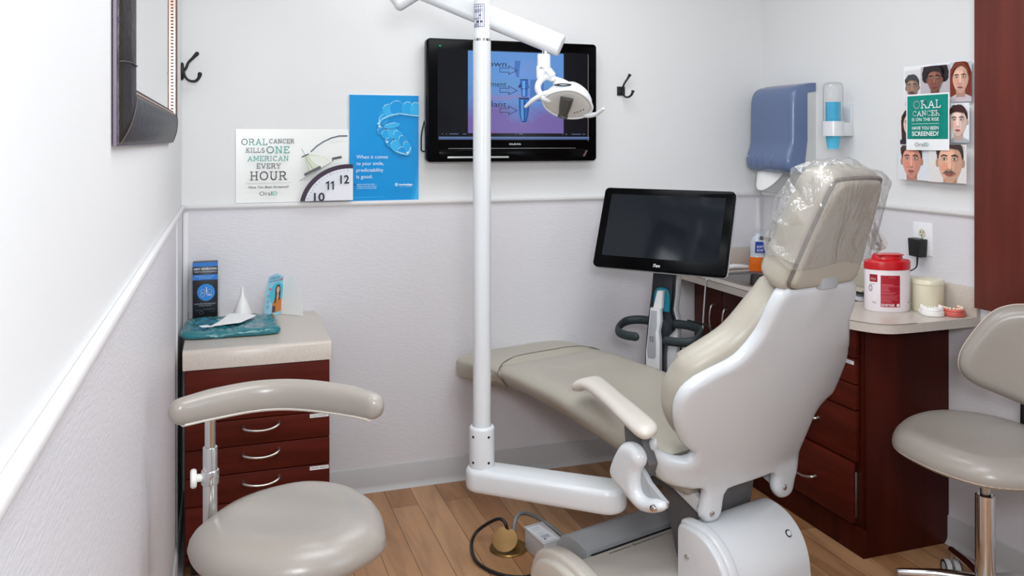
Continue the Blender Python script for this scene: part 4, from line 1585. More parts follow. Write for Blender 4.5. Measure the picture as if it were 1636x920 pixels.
BX, BZ, BW, BH = 0.478, RAIL - 0.002, 0.285, 0.432
b = BM()
box(b, (BX, YB - 0.0085, BZ), (BX + BW, YB - 0.0045, BZ + BH), 0.0004)
bp_ = thing('poster', 'bright blue portrait poster with a clear dental aligner on the back wall', 'poster', (BX + BW / 2, YB, BZ), 'wall posters')
obj('board', b, mat('poster_board', (232, 240, 244), 0.3), bp_)
s = Sheet(plane_mx((BX, YB - 0.0087, BZ), (1, 0, 0), (0, 0, 1)), rough=0.22)
s.rect(0.0015, 0.001, BW, BH - 0.003, (0, 146, 216))
s.cl = (0.0015, 0.001, BW, BH - 0.003)
kx, kz = BW / 510, BH / 785


def q(px, py):
    return ((px - 908) * kx, BH - (py - 50) * kz)


LB, WB = (92, 196, 236), (190, 232, 246)
s.poly([q(1360, 830), q(1400, 640), q(1418, 540), q(1418, 830)], (20, 160, 224))
s.poly([q(1385, 830), q(1410, 700), q(1418, 640), q(1418, 830)], (60, 176, 230))
arch = [q(1106, 265), q(1130, 180), q(1180, 130), q(1235, 100), q(1275, 98), q(1300, 140), q(1340, 105), q(1400, 105), q(1418, 125), q(1418, 215), q(1350, 205), q(1270, 200), q(1200, 215), q(1150, 245), q(1125, 290)]
s.poly(arch, (24, 156, 222))
teeth = [(1160, 230, 42, 30, .9), (1195, 170, 40, 50, .4), (1255, 150, 52, 55, .1), (1335, 150, 40, 48, 0), (1395, 155, 40, 50, 0), (1140, 320, 30, 26, .4), (1175, 345, 32, 34, .5), (1225, 330, 36, 48, .5), (1200, 400, 30, 32, .5), (1265, 360, 34, 46, .5), (1245, 430, 36, 42, .4), (1300, 400, 30, 50, .4), (1330, 445, 26, 50, .3), (1215, 280, 60, 18, .2), (1290, 465, 30, 28, .2)]
for i, (x, y, rx, ry, ro) in enumerate(teeth):
    c = q(x, y)
    e = ellipse(c[0], c[1], rx * kx, ry * kz, 18, ro)
    s.poly(e, ((30, 164, 226), (52, 176, 230), (16, 150, 218))[i % 3])
    s.line(e + [e[0]], 0.0012, LB)
    s.line(e[3:8], 0.0024, WB)
s.line([q(1112, 270), q(1140, 235), q(1200, 205), q(1270, 190), q(1340, 200), q(1418, 208)], 0.0035, WB)
s.line([q(1125, 290), q(1160, 240), q(1220, 222), q(1280, 208), q(1350, 215), q(1418, 218)], 0.0016, (14, 110, 176))
s.line([q(1145, 150), q(1190, 118), q(1240, 100), q(1275, 98)], 0.002, LB)
for x, y in ((1120, 265), (1125, 285), (1180, 400), (1330, 480)):
    c = q(x, y)
    s.poly(ellipse(c[0], c[1], 0.006, 0.004, 10, .5), WB)
s.line([q(1245, 470), q(1330, 496), q(1355, 440)], 0.003, WB)
s.line([q(1175, 410), q(1245, 480), q(1320, 498)], 0.0016, LB)
for i, (t, x1) in enumerate((('When it comes', 1185), ('to your smile,', 1155), ('predictability', 1152), ('is good.', 1074))):
    a = q(958, 522 + i * 48)
    s.text(t, a[0], a[1], 26 * kz, (226, 240, 248), width=(x1 - 958) * kx)
for i, (t, x1) in enumerate((('Ask your doctor if clear aligner', 1090), ('treatment is the right choice for', 1105), ('you and for all of your family.', 1103))):
    a = q(962, 713 + i * 14)
    s.text(t, a[0], a[1], 8 * kz, (200, 230, 245), width=(x1 - 962) * kx, bold=0.02)
a = q(1268, 722)
s.text('invisalign', a[0], a[1], 14 * kz, (235, 244, 250), width=98 * kx, bold=0.03)
a = q(1270, 734)
s.text('clear aligners', a[0], a[1], 6 * kz, (180, 222, 242), width=96 * kx)
c = q(1247, 715)
for k in range(8):
    an = k * math.pi / 4
    s.line([(c[0] + 0.0028 * math.cos(an), c[1] + 0.0028 * math.sin(an)), (c[0] + 0.0068 * math.cos(an), c[1] + 0.0068 * math.sin(an))], 0.002, (235, 244, 250))
a = q(930, 806)
s.text('all rights reserved, please see your provider', a[0], a[1], 6 * kz, (110, 196, 234), width=230 * kx)
c = q(944, 710)
s.poly(ellipse(c[0], c[1], 0.0035, 0.004, 12), (10, 90, 160))
s.cl = None
s.done('printed_sheet', bp_)

# ------------------------------------------------------------------ poster of portraits on the right wall
PY0, PZ0, PW, PH = 2.541, 1.268, 0.325, 0.428
s = Sheet(plane_mx((XR - 0.001, PY0, PZ0), (0, -1, 0), (0, 0, 1)), rough=0.3)
s.rect(0, 0, PW, PH, (244, 244, 246))
HTOP = PH


def PQ(px, py):
    """fractions of the sheet, origin at its top left"""
    return (px * PW, PH - py * PH)


def portrait(x0, y0, x1, y1, bg, skin, hair, cloth, fcx=0.5, fcy=0.5, fs=0.30, style='short', shade=None, mous=False, lip=(176, 96, 92)):
    a, d = PQ(x0, y1), PQ(x1, y0)
    w_, h_ = d[0] - a[0], d[1] - a[1]
    s.cl = (a[0], a[1], d[0], d[1])
    s.rect(a[0], a[1], d[0], d[1], bg)
    cx, cy = a[0] + w_ * fcx, a[1] + h_ * fcy
    r = fs * min(w_, h_)
    if style == 'long':
        s.poly([(cx - r * 1.15, cy - r * 1.6), (cx - r * 1.25, cy + r * 0.5), (cx - r * 0.8, cy + r * 1.45), (cx, cy + r * 1.75), (cx + r * 0.8, cy + r * 1.45), (cx + r * 1.25, cy + r * 0.4), (cx + r * 1.2, cy - r * 1.6)], hair)
    if style == 'curly':
        for k in range(11):
            an = R_(-15 + 21 * k)
            s.poly(ellipse(cx + r * 1.15 * math.cos(an), cy + r * 0.55 + r * 1.1 * math.sin(an), r * 0.5, r * 0.5, 12), hair)
    s.poly([(cx - r * 2.4, a[1] - 0.001), (cx - r * 1.9, cy - r * 1.9), (cx - r * 0.55, cy - r * 1.35), (cx + r * 0.55, cy - r * 1.35), (cx + r * 1.9, cy - r * 1.9), (cx + r * 2.4, a[1] - 0.001)], cloth)
    dk = tuple(int(v * 0.82) for v in skin)
    s.poly([(cx - r * 0.5, cy - r * 1.6), (cx + r * 0.5, cy - r * 1.6), (cx + r * 0.5, cy - r * 0.6), (cx - r * 0.5, cy - r * 0.6)], dk)
    if style in ('short', 'grey', 'curly'):
        s.poly(ellipse(cx, cy + r * 0.38, r * 0.98, r * 1.16, 24), hair)
        for q_ in (-1, 1):
            s.poly(ellipse(cx + q_ * r * 0.93, cy - r * 0.02, r * 0.14, r * 0.26, 10), dk)
    fpoly = [(cx + r * 0.88 * math.cos(t) * (1 - 0.16 * max(0, -math.sin(t))), cy + r * 1.22 * math.sin(t)) for t in np.linspace(0, 6.283, 28)[:-1]]
    s.poly(fpoly, skin)
    lt = tuple(min(255, int(v * 1.08 + 4)) for v in skin)
    md = tuple(int(v * 0.91) for v in skin)
    s.poly([(x_, y_) for x_, y_ in fpoly if x_ > cx + r * 0.25], md)
    s.poly(ellipse(cx, cy - r * 0.98, r * 0.42, r * 0.16, 14), md)
    s.poly(ellipse(cx - r * 0.2, cy + r * 0.45, r * 0.5, r * 0.42, 16), lt)
    s.poly(ellipse(cx - r * 0.42, cy - r * 0.25, r * 0.24, r * 0.22, 14), tuple(min(255, int(v * f_)) for v, f_ in zip(skin, (1.03, 0.93, 0.91))))
    s.poly(ellipse(cx, cy - r * 0.08, r * 0.14, r * 0.34, 12), lt)
    s.line([(cx - r * 0.15, cy - r * 0.37), (cx, cy - r * 0.41), (cx + r * 0.15, cy - r * 0.37)], r * 0.06, dk)
    for q_ in (-1, 1):
        s.poly(ellipse(cx + q_ * r * 0.38, cy + r * 0.24, r * 0.24, r * 0.13, 12), dk)
        s.poly(ellipse(cx + q_ * r * 0.38, cy + r * 0.22, r * 0.16, r * 0.062, 12), (222, 214, 208))
        s.poly(ellipse(cx + q_ * r * 0.38, cy + r * 0.225, r * 0.075, r * 0.072, 10), (52, 38, 32))
        s.line([(cx + q_ * r * 0.18, cy + r * 0.42), (cx + q_ * r * 0.42, cy + r * 0.47), (cx + q_ * r * 0.62, cy + r * 0.39)], r * 0.075, tuple(int(v * 0.8) for v in hair))
    s.poly(ellipse(cx, cy - r * 0.70, r * 0.27, r * 0.085, 14), lip)
    s.line([(cx - r * 0.28, cy - r * 0.69), (cx, cy - r * 0.71), (cx + r * 0.28, cy - r * 0.69)], r * 0.035, tuple(int(v * 0.6) for v in lip))
    if mous:
        s.poly([(cx - r * 0.52, cy - r * 0.66), (cx - r * 0.2, cy - r * 0.44), (cx, cy - r * 0.50), (cx + r * 0.2, cy - r * 0.44), (cx + r * 0.52, cy - r * 0.66), (cx, cy - r * 0.60)], mous)
    if style == 'long':
        s.poly([(cx - r * 0.95, cy + r * 0.2), (cx - r * 0.6, cy + r * 1.0), (cx + r * 0.1, cy + r * 1.28), (cx + r * 0.7, cy + r * 0.95), (cx + r * 0.95, cy + r * 0.2), (cx + r * 1.0, cy + r * 0.9), (cx + r * 0.4, cy + r * 1.6), (cx - r * 0.5, cy + r * 1.6), (cx - r * 1.05, cy + r * 0.9)], hair)
    else:
        s.poly([(cx - r * 0.92, cy + r * 0.45), (cx - r * 0.70, cy + r * 0.78), (cx - r * 0.1, cy + r * 0.92), (cx + r * 0.70, cy + r * 0.78), (cx + r * 0.92, cy + r * 0.45), (cx + r * 0.98, cy + r * 0.95), (cx + r * 0.45, cy + r * 1.50), (cx - r * 0.45, cy + r * 1.50), (cx - r * 0.98, cy + r * 0.95)], hair)
    s.cl = None


portrait(0.015, 0.035, 0.255, 0.345, (226, 226, 228), (160, 128, 112), (70, 70, 72), (206, 208, 214), 0.5, 0.50, 0.42, 'grey', mous=(60, 60, 66))
portrait(0.272, 0.020, 0.690, 0.270, (196, 186, 192), (142, 92, 74), (38, 30, 32), (112, 168, 146), 0.50, 0.52, 0.34, 'curly', lip=(150, 72, 78))
portrait(0.705, 0.010, 0.985, 0.335, (196, 206, 214), (222, 176, 156), (122, 52, 28), (206, 196, 200), 0.50, 0.56, 0.42, 'long')
portrait(0.015, 0.355, 0.250, 0.680, (232, 226, 224), (232, 196, 178), (62, 34, 30), (40, 38, 48), 0.60, 0.52, 0.44, 'long', lip=(206, 108, 106))
portrait(0.750, 0.345, 0.985, 0.665, (236, 240, 242), (238, 206, 192), (66, 38, 32), (176, 182, 190), 0.42, 0.52, 0.52, 'short')
portrait(0.015, 0.690, 0.470, 0.985, (222, 224, 230), (218, 152, 132), (74, 50, 46), (104, 112, 116), 0.46, 0.54, 0.40, 'short')
portrait(0.482, 0.680, 0.985, 0.990, (226, 222, 220), (222, 172, 146), (66, 52, 50), (70, 100, 136), 0.58, 0.52, 0.44, 'short', mous=(104, 84, 76))
A0, A1 = PQ(0.180, 0.728), PQ(0.780, 0.255)
s.rect(A0[0], A0[1], A1[0], A1[1], (244, 245, 246))
G0, G1 = PQ(0.195, 0.635), PQ(0.765, 0.268)
s.rect(G0[0], G0[1], G1[0], G1[1], (0, 138, 122))
gw, gh = G1[0] - G0[0], G1[1] - G0[1]
WT = (240, 244, 243)
for t, fy, cap, w_, bd in (('ORAL', 0.70, 0.185, 0.68, 0.012), ('CANCER', 0.525, 0.125, 0.68, 0.006), ('IS ON THE RISE', 0.41, 0.075, 0.66, 0.006), ('HAVE YOU BEEN', 0.215, 0.075, 0.65, 0.012), ('SCREENED?', 0.075, 0.10, 0.65, 0.02)):
    if t in ('ORAL', 'CANCER'):
        s.slab(t, G0[0] + gw * 0.5, G0[1] + gh * fy, gh * cap, WT, gw * w_, 0.125, 'CENTER')
    else:
        s.text(t, G0[0] + gw * 0.5, G0[1] + gh * fy, gh * cap, WT, 'CENTER', width=gw * w_, bold=bd)
s.line([(G0[0] + gw * 0.17, G0[1] + gh * 0.35), (G0[0] + gw * 0.84, G0[1] + gh * 0.35)], 0.0012, WT)
c = PQ(0.335, 0.695)
s.text('Oral', c[0], c[1], 0.0135, (84, 86, 90), width=PW * 0.135)
c = PQ(0.475, 0.695)
s.text('ID', c[0], c[1], 0.0135, (34, 150, 136), width=PW * 0.055)
o = s.done('poster')
tag(o, 'portrait poster of seven faces around a green panel on the right wall', 'poster', 'wall posters')

# ------------------------------------------------------------------ television
tv = thing('television', 'black wall mounted television showing a dental implant diagram', 'television', (1.16, YB, 1.33))
TX0, TX1, TZ0, TZ1, TYF = 0.783, 1.537, 1.331, 1.836, 3.361
b = BM()
prism(b, rrect(TX0, TZ0, TX1, TZ1, 0.016, 5), 0.045, Matrix(((1, 0, 0, 0), (0, 0, 1, TYF), (0, 1, 0, 0), (0, 0, 0, 1))), 0.005, 3)
obj('bezel', b, M_blackg, tv, 40)
b = BM()
box(b, (0.95, TYF + 0.044, 1.42), (1.37, YB - 0.015, 1.75), 0.008)
box(b, (1.05, YB - 0.02, 1.5), (1.27, YB, 1.68), 0.003)
obj('rear_housing', b, M_black, tv)
SX0, SX1, SZ0, SZ1 = 0.828, 1.500, 1.420, 1.795
s = Sheet(plane_mx((SX0, TYF - 0.0006, SZ0), (1, 0, 0), (0, 0, 1)), 0.00015, emit=1.0, prefix='screen')
sw, sh_ = SX1 - SX0, SZ1 - SZ0
s.rect(0, 0, sw, sh_, (14, 14, 18))
kx, kz = 0.754 / 1192, 0.505 / 862


def q(px, py):
    return ((px - 3) * kx - (SX0 - TX0), sh_ - ((py - 30) * kz - (TZ1 - SZ1)))


x0, y0 = q(277, 690)
x1, y1 = q(950, 108)
s.cl = (x0, y0, x1, y1)
# the still: blue sky fading to pink gum, in a fine mosaic
NX, NZ = 28, 30
s.layer += 1
for i in range(NX):
    for j in range(NZ):
        fx_, fz_ = (i + 0.5) / NX, (j + 0.5) / NZ          # fz from bottom
        n = noise.noise(Vector((fx_ * 4, fz_ * 5, 1.3)))
        top = np.array((92, 136, 196.0)); midc = np.array((104, 150, 214.0)); gum = np.array((122, 92, 156.0))
        g = min(1, max(0, (0.40 - fz_ + 0.16 * n - 0.16 * abs(fx_ - 0.0) + 0.05) * 5))
        g2 = min(1, max(0, (0.14 - fz_ + 0.1 * n) * 6))
        c = midc * fz_ + top * (1 - fz_)
        c = c * (1 - max(g * 0.85, g2)) + gum * max(g * 0.85, g2)
        if 0.05 < fx_ < 0.62 and abs(fz_ - 0.40 - 0.10 * (fx_)) < 0.03:
            c = c * 0.6 + np.array((160, 110, 168)) * 0.4
        if 0.64 < fx_ < 0.80 and 0.40 < fz_ < 0.66:
            c = c * 0.55 + np.array((56, 84, 170)) * 0.45
        if 0.44 < fx_ < 0.72 and 0.70 < fz_ < 0.90:
            c = c * 0.8 + np.array((120, 150, 205)) * 0.2
        c = tuple(int(v) // 8 * 8 for v in c)
        ax, bx = x0 + (x1 - x0) * i / NX, x0 + (x1 - x0) * (i + 1) / NX
        az, bz = y0 + (y1 - y0) * j / NZ, y0 + (y1 - y0) * (j + 1) / NZ
        s.poly([(ax, az), (bx, az), (bx, bz), (ax, bz)], c, False)
INK = (28, 34, 62)
s.poly([q(600, 170), q(640, 170), q(632, 250), q(628, 292), q(610, 285), q(598, 240)], (64, 112, 184))
for t, xa, xe, yb_ in (('Crown', 330, 541, 215), ('Abutment', 322, 541, 360), ('Implant', 330, 541, 503)):
    a = q(xe, yb_)
    s.text(t, a[0], a[1], 40 * kz, INK, 'RIGHT', width=(xe - xa) * kx)
for yc in (240, 384, 527):
    pa = [q(496, yc - 15), q(560, yc - 15), q(556, yc - 32), q(616, yc), q(556, yc + 30), q(560, yc + 14), q(496, yc + 14), q(496, yc - 15)]
    s.line(pa, 0.0024, INK)
# abutment and threaded implant
s.poly([q(640, 303), q(692, 303), q(696, 345), q(706, 362), q(690, 362), q(688, 428), q(648, 428), q(642, 362), q(622, 362), q(634, 335)], (44, 92, 170))
s.poly([q(652, 312), q(672, 312), q(672, 422), q(656, 422)], (96, 160, 226))
s.line([q(640, 304), q(692, 304)], 0.003, (16, 24, 60))
s.line([q(640, 372), q(692, 368)], 0.002, (16, 24, 60))
s.poly([q(622, 362), q(640, 332), q(644, 360)], (14, 24, 66))
s.poly([q(628, 436), q(698, 436), q(700, 500), q(692, 570), q(676, 612), q(650, 612), q(636, 570), q(628, 500)], (26, 74, 150))
s.poly([q(640, 450), q(660, 450), q(662, 600), q(650, 600), q(642, 560)], (84, 160, 226))
s.poly([q(674, 450), q(690, 450), q(684, 570), q(672, 602)], (50, 112, 190))
s.line([q(628, 438), q(698, 438)], 0.004, (10, 18, 50))
for k in range(13):
    y = 462 + k * 11.5
    hw = 36 - max(0, (y - 540)) * 0.22
    s.line([q(664 - hw, y), q(664 + hw, y + 4)], 0.0016, (14, 40, 100))
s.cl = None
# player bar along the bottom
a, c = q(80, 735), q(1135, 716)
s.rect(a[0], a[1], c[0], c[1], (74, 96, 140))
a, c = q(80, 722), q(1135, 716)
s.rect(a[0], a[1], c[0], c[1], (108, 130, 170))
for px, w_ in ((100, 8), (126, 8), (150, 60), (240, 22), (602, 10), (625, 30), (935, 8), (958, 14), (1004, 70), (1085, 20)):
    a, c = q(px, 699), q(px + w_, 693)
    s.rect(a[0], a[1], c[0], c[1], (86, 98, 130))
a, c = q(80, 90), q(95, 78)
s.rect(a[0], a[1], c[0], c[1], (30, 150, 90))
s.done('screen', tv)
b = BM()
box(b, (TX0 + 0.05, TYF - 0.005, TZ0 + 0.012), (TX1 - 0.05, TYF + 0.01, TZ0 + 0.052), 0.004)
sb = obj('speaker_bar', b, M_blackg, tv)
b = BM(); box(b, (0.868, TYF - 0.008, 1.346), (1.132, TYF - 0.004, 1.3535), 0.001)
obj('chrome_strip', b, mat('matte_silver', (190, 194, 192), 0.35, metal=0.3), sb)
b = BM()
prism(b, [(1.468, 1.352), (1.476, 1.350), (1.492, 1.376), (1.484, 1.378)], 0.004, plane_mx((0, TYF - 0.004, 0), (1, 0, 0), (0, 0, 1)))
obj('corner_strip', b, M_chrome, sb)
b = BM()
box(b, (SX1 - 0.0045, TYF - 0.0012, SZ0 - 0.004), (SX1 - 0.0025, TYF, SZ1 - 0.004))
box(b, (TX0 + 0.09, TYF - 0.0012, 1.3855), (TX1 - 0.1, TYF, 1.3868))
obj('trim_line', b, M_steel, tv)
s = Sheet(plane_mx((1.135, TYF - 0.0006, 1.4005), (1, 0, 0), (0, 0, 1)))
s.text('OLEVIA', 0, 0, 0.0065, (205, 208, 210), width=0.054, bold=0.02)
s.done('brand_lettering', tv)
b = BM()
tube(b, [(TX0 + 0.004, YB - 0.012, 1.50), (TX0 - 0.008, YB - 0.014, 1.45), (TX0 - 0.010, YB - 0.014, 1.40), (TX0 - 0.004, YB - 0.014, 1.375), (TX0 + 0.05, YB - 0.012, 1.37)], 0.003, n=8)
obj('power_lead', b, M_black, tv)
# ------------------------------------------------------------------ sink counter along the right wall
FX, EX = 2.045, 2.345                 # drawer fronts' plane; end panel plane (Y)
sc_ = thing('sink_cabinet', 'cherry base cabinet with doors and drawers along the right wall under the sink', 'cabinet', (2.24, 2.9, 0))
EY = 2.345
b = BM()
box(b, (FX + 0.022, EY + 0.001, 0.0), (XR - 0.004, EY + 0.018, 0.786), 0.001)
box(b, (FX + 0.022, YB - 0.043, 0.0), (XR - 0.004, YB - 0.025, 0.786), 0.001)
box(b, (XR - 0.016, EY + 0.018, 0.0), (XR - 0.004, YB - 0.043, 0.786), 0.001)
box(b, (FX + 0.022, EY + 0.018, 0.0), (XR - 0.016, YB - 0.043, 0.10), 0.001)
box(b, (FX + 0.022, EY + 0.018, 0.10), (FX + 0.034, YB - 0.043, 0.786), 0.001)
box(b, (FX + 0.026, EY - 0.016, 0.0), (XR - 0.004, EY + 0.001, 0.784), 0.001)
obj('body', b, M_cherry, sc_)
b = BM(); box(b, (FX + 0.010, EY - 0.016, 0.0), (FX + 0.026, YB - 0.025, 0.095), 0.001); obj('plinth', b, M_cherry, sc_)
dz = [0.775, 0.672, 0.582, 0.493, 0.316, 0.108]
for k, (z1, z0) in enumerate(zip(dz, dz[1:])):
    pull = 0.014 if k == 4 else 0.0
    b = BM(); box(b, (FX - pull, EY + 0.016, z0 + 0.002), (FX + 0.020 - pull, 2.86, z1 - 0.002), 0.003, 2)
    dr = obj('drawer', b, M_cherryH, sc_)
    zc = (z0 + z1) / 2 + 0.006 - (0.018 if k == 4 else 0)
    b = BM()
    tube(b, [(FX - pull + 0.004, 2.545, zc + 0.004), (FX - pull - 0.016, 2.55, zc + 0.001), (FX - pull - 0.026, 2.575, zc - 0.004), (FX - pull - 0.028, 2.60, zc - 0.005), (FX - pull - 0.026, 2.63, zc - 0.003), (FX - pull - 0.016, 2.652, zc + 0.004), (FX - pull + 0.004, 2.656, zc + 0.008)], [0.0065, 0.005, 0.0042, 0.004, 0.0042, 0.005, 0.0065], n=10, sm=6)
    obj('handle', b, M_steel, dr, 60)
    if k == 1:
        s = Sheet(plane_mx((FX - 0.0004, 2.405, z1 - 0.022), (0, -1, 0), (0, 0, 1)))
        s.rect(0, 0, 0.042, 0.013, (226, 226, 228))
        s.text('BURS', 0.006, 0.0035, 0.006, (110, 112, 130))
        s.done('label_strip', dr, 'white printed label strip')
    if k == 4:
        b = BM(); box(b, (FX + 0.007, EY + 0.020, z0 + 0.015), (FX + 0.024, EY + 0.026, z1 - 0.035), 0.001)
        obj('drawer_runner', b, M_steel, dr)
for y0, y1, hy_ in ((2.90, 3.170, 3.125), (3.175, 3.40, 3.225)):
    b = BM(); box(b, (FX, y0, 0.108), (FX + 0.020, y1, 0.775), 0.003, 2)
    dr = obj('door', b, M_cherry, sc_)
    b = BM()
    tube(b, [(FX + 0.003, hy_, 0.70), (FX - 0.020, hy_, 0.695), (FX - 0.028, hy_, 0.66), (FX - 0.029, hy_, 0.64), (FX - 0.028, hy_, 0.62), (FX - 0.020, hy_, 0.585), (FX + 0.003, hy_, 0.58)], [0.0065, 0.005, 0.0045, 0.004, 0.0045, 0.005, 0.0065], n=10, sm=6)
    obj('handle', b, M_steel, dr, 60)

# worktop with a cut-out for the basin, rounded free corner, and backsplash
ct = thing('countertop', 'beige laminate countertop with a rounded end along the right wall', 'countertop', (2.2, 2.8, 0.786))
WX0 = 1.972
outl = [(XR - 0.004, 2.200), (2.155, 2.196), (2.075, 2.199), (2.038, 2.212), (2.010, 2.240), (1.985, 2.290), (WX0, 2.345), (WX0, YB - 0.006), (XR - 0.004, YB - 0.006)]
SY0, SY1, SX0_, SX1_ = 2.93, 3.30, 2.045, 2.335
b = BM()
# outer ring and hole: four strips around the basin keep the sheet in one piece
zt, zb = 0.820, 0.790
ol = [(p.x, p.y) for p in catmull([(x, y, 0) for x, y in outl[1:7]], 4)]
ol = [outl[0]] + ol + outl[7:]
hole = rrect(SX0_, SY0, SX1_, SY1, 0.07, 6)
vs, es, fs, *_ = delaunay_2d_cdt([Vector(p) for p in ol] + [Vector(p) for p in hole], [(len(ol) + i, len(ol) + (i + 1) % len(hole)) for i in range(len(hole))], [list(range(len(ol)))], 1, 1e-6)
t1 = [b.verts.new((v.x, v.y, zt)) for v in vs]
t0 = [b.verts.new((v.x, v.y, zb)) for v in vs]
hb = [Vector(p) for p in hole]


def inhole(p):
    return SX0_ + 0.004 < p.x < SX1_ - 0.004 and SY0 + 0.004 < p.y < SY1 - 0.004 and all((hb[(i + 1) % len(hb)] - hb[i]).cross(p - hb[i]) > 1e-9 for i in range(len(hb)))


ed = {}
for f in fs:
    c = sum((vs[i] for i in f), Vector((0, 0))) / len(f)
    if inhole(c):
        continue
    b.faces.new([t1[i] for i in f]); b.faces.new([t0[i] for i in f][::-1])
    for i in range(len(f)):
        e = (f[i], f[(i + 1) % len(f)])
        ed[e] = ed.get(e, 0) + 1
for (i, j) in list(ed):
    if (j, i) not in ed:
        b.faces.new((t1[i], t0[i], t0[j], t1[j]))
obj('slab', b, M_lam, ct, 30)
b = BM()
box(b, (XR - 0.020, 2.198, zt), (XR - 0.004, YB - 0.024, 0.918), 0.002)
box(b, (WX0 + 0.002, YB - 0.022, zt), (XR - 0.004, YB - 0.006, 0.918), 0.002)
obj('backsplash', b, M_lam, ct)
b = BM()
tube(b, [(x, y, zt + 0.0002) for x, y in ol[1:-2]] + [(WX0, YB - 0.01, zt + 0.0002)], 0.0012, n=6, sm=0)
obj('edge_line', b, mat('laminate_edge_brown', (112, 96, 86), 0.5), ct)

# basin
sk = thing('sink', 'stainless steel basin set into the beige countertop', 'sink', (2.19, 3.115, 0.67))
b = BM()
R0, R1, R2, R3 = rrect(SX0_ - 0.012, SY0 - 0.012, SX1_ + 0.012, SY1 + 0.012, 0.08, 8), rrect(SX0_ + 0.006, SY0 + 0.006, SX1_ - 0.006, SY1 - 0.006, 0.066, 8), rrect(SX0_ + 0.018, SY0 + 0.018, SX1_ - 0.018, SY1 - 0.018, 0.06, 8), rrect(SX0_ + 0.05, SY0 + 0.05, SX1_ - 0.05, SY1 - 0.05, 0.05, 8)
lv = [(R0, 0.8203), (R0, 0.8225), (R1, 0.8225), (R2, 0.812), (R2, 0.72), (inset(R2, 0.96), 0.69), (R3, 0.682)]
rg = [[b.verts.new((x, y, z)) for x, y in r] for r, z in lv]
for r0, r1 in zip(rg, rg[1:]):
    n = len(r0)
    for k in range(n):
        b.faces.new((r0[k], r0[(k + 1) % n], r1[(k + 1) % n], r1[k]))
b.faces.new(rg[-1])
obj('basin', b, mat('basin_steel', (150, 148, 146), 0.24, metal=1), sk, 50)
b = BM(); lathe(b, [(0, 0), (0.022, 0), (0.022, 0.003), (0.016, 0.004), (0.014, 0.002), (0, 0.002)], Matrix.Translation((2.19, 3.115, 0.6825)), 24); obj('drain', b, M_chrome, sk)
fc = thing('faucet', 'dark chrome gooseneck faucet at the back of the sink', 'faucet', (2.375, 3.17, 0.82))
b = BM()
cyl(b, (2.375, 3.17, 0.8205), (2.375, 3.17, 0.862), 0.022, 0.017, bev=0.003)
tube(b, [(2.375, 3.17, 0.85), (2.375, 3.17, 0.93), (2.362, 3.175, 0.962), (2.330, 3.19, 0.976), (2.300, 3.205, 0.976), (2.270, 3.22, 0.985)], [0.010, 0.0095, 0.009, 0.0085, 0.008, 0.0085], n=12, sm=6)
obj('spout', b, mat('dark_chrome', (120, 118, 116), 0.25, metal=1), fc, 60)
b = BM(); tube(b, [(2.375, 3.17, 0.855), (2.355, 3.215, 0.880), (2.34, 3.25, 0.888)], [0.007, 0.006, 0.007], n=10, sm=4, endround=True); obj('lever', b, M_chrome, fc, 60)

# soap bottle
bt = thing('soap_bottle', 'clear soap bottle with orange liquid and blue label behind the sink', 'bottle', (2.315, 3.345, 0.82))
bc = Matrix.Translation((2.336, 3.325, 0.8205)) @ Matrix.Rotation(R_(-25), 4, 'Z') @ Matrix.Diagonal((1.05, 0.65, 1, 1))
b = BM(); lathe(b, [(0, 0), (0.038, 0), (0.0405, 0.006), (0.039, 0.045), (0.036, 0.064), (0, 0.064)], bc, 32); obj('liquid', b, M_orange, bt, 50)
b = BM(); lathe(b, [(0.0365, 0.063), (0.034, 0.072), (0.036, 0.11), (0.034, 0.135), (0.022, 0.155), (0.012, 0.164), (0.012, 0.176), (0, 0.176)], bc, 32); obj('bottle_body', b, mat('clear_bottle', (206, 212, 220), 0.15), bt, 50)
b = BM(); lathe(b, [(0, 0.176), (0.0135, 0.176), (0.0135, 0.192), (0.006, 0.196), (0, 0.196)], bc, 24); obj('cap', b, mat('clear_cap', (200, 202, 204), 0.3), bt)
sx = Sheet(plane_mx((2.308, 3.3105, 0.905), (0.906, -0.423, 0), (0, 0, 1)))
sx.poly([(0.0, 0.0), (0.044, 0.0), (0.046, 0.050), (0.002, 0.050)], (34, 70, 168))
sx.text('SOFT', 0.023, 0.022, 0.010, (225, 230, 240), 'CENTER', width=0.030, bold=0.03)
sx.text('SOAP', 0.023, 0.006, 0.010, (225, 230, 240), 'CENTER', width=0.030, bold=0.03)
sx.done('label', bt)

# squeezed tube lying at the back
b = BM()
tube(b, [(2.195, 3.370, 0.834), (2.235, 3.372, 0.838), (2.285, 3.374, 0.834), (2.315, 3.376, 0.830)], [0.011, 0.013, 0.012, 0.010], n=14, sm=5, sect=[(math.cos(2 * math.pi * k / 14) * 1.2, math.sin(2 * math.pi * k / 14) * 0.8) for k in range(14)])
tbx = obj('squeeze_tube', b, mat('white_tube', (236, 236, 238), 0.35), None, 60)
tag(tbx, 'small white squeeze tube lying on the counter behind the sink', 'tube')
b = BM(); cyl(b, (2.180, 3.3695, 0.8325), (2.196, 3.370, 0.8325), 0.009, n=16, bev=0.001); obj('cap', b, M_white, tbx)

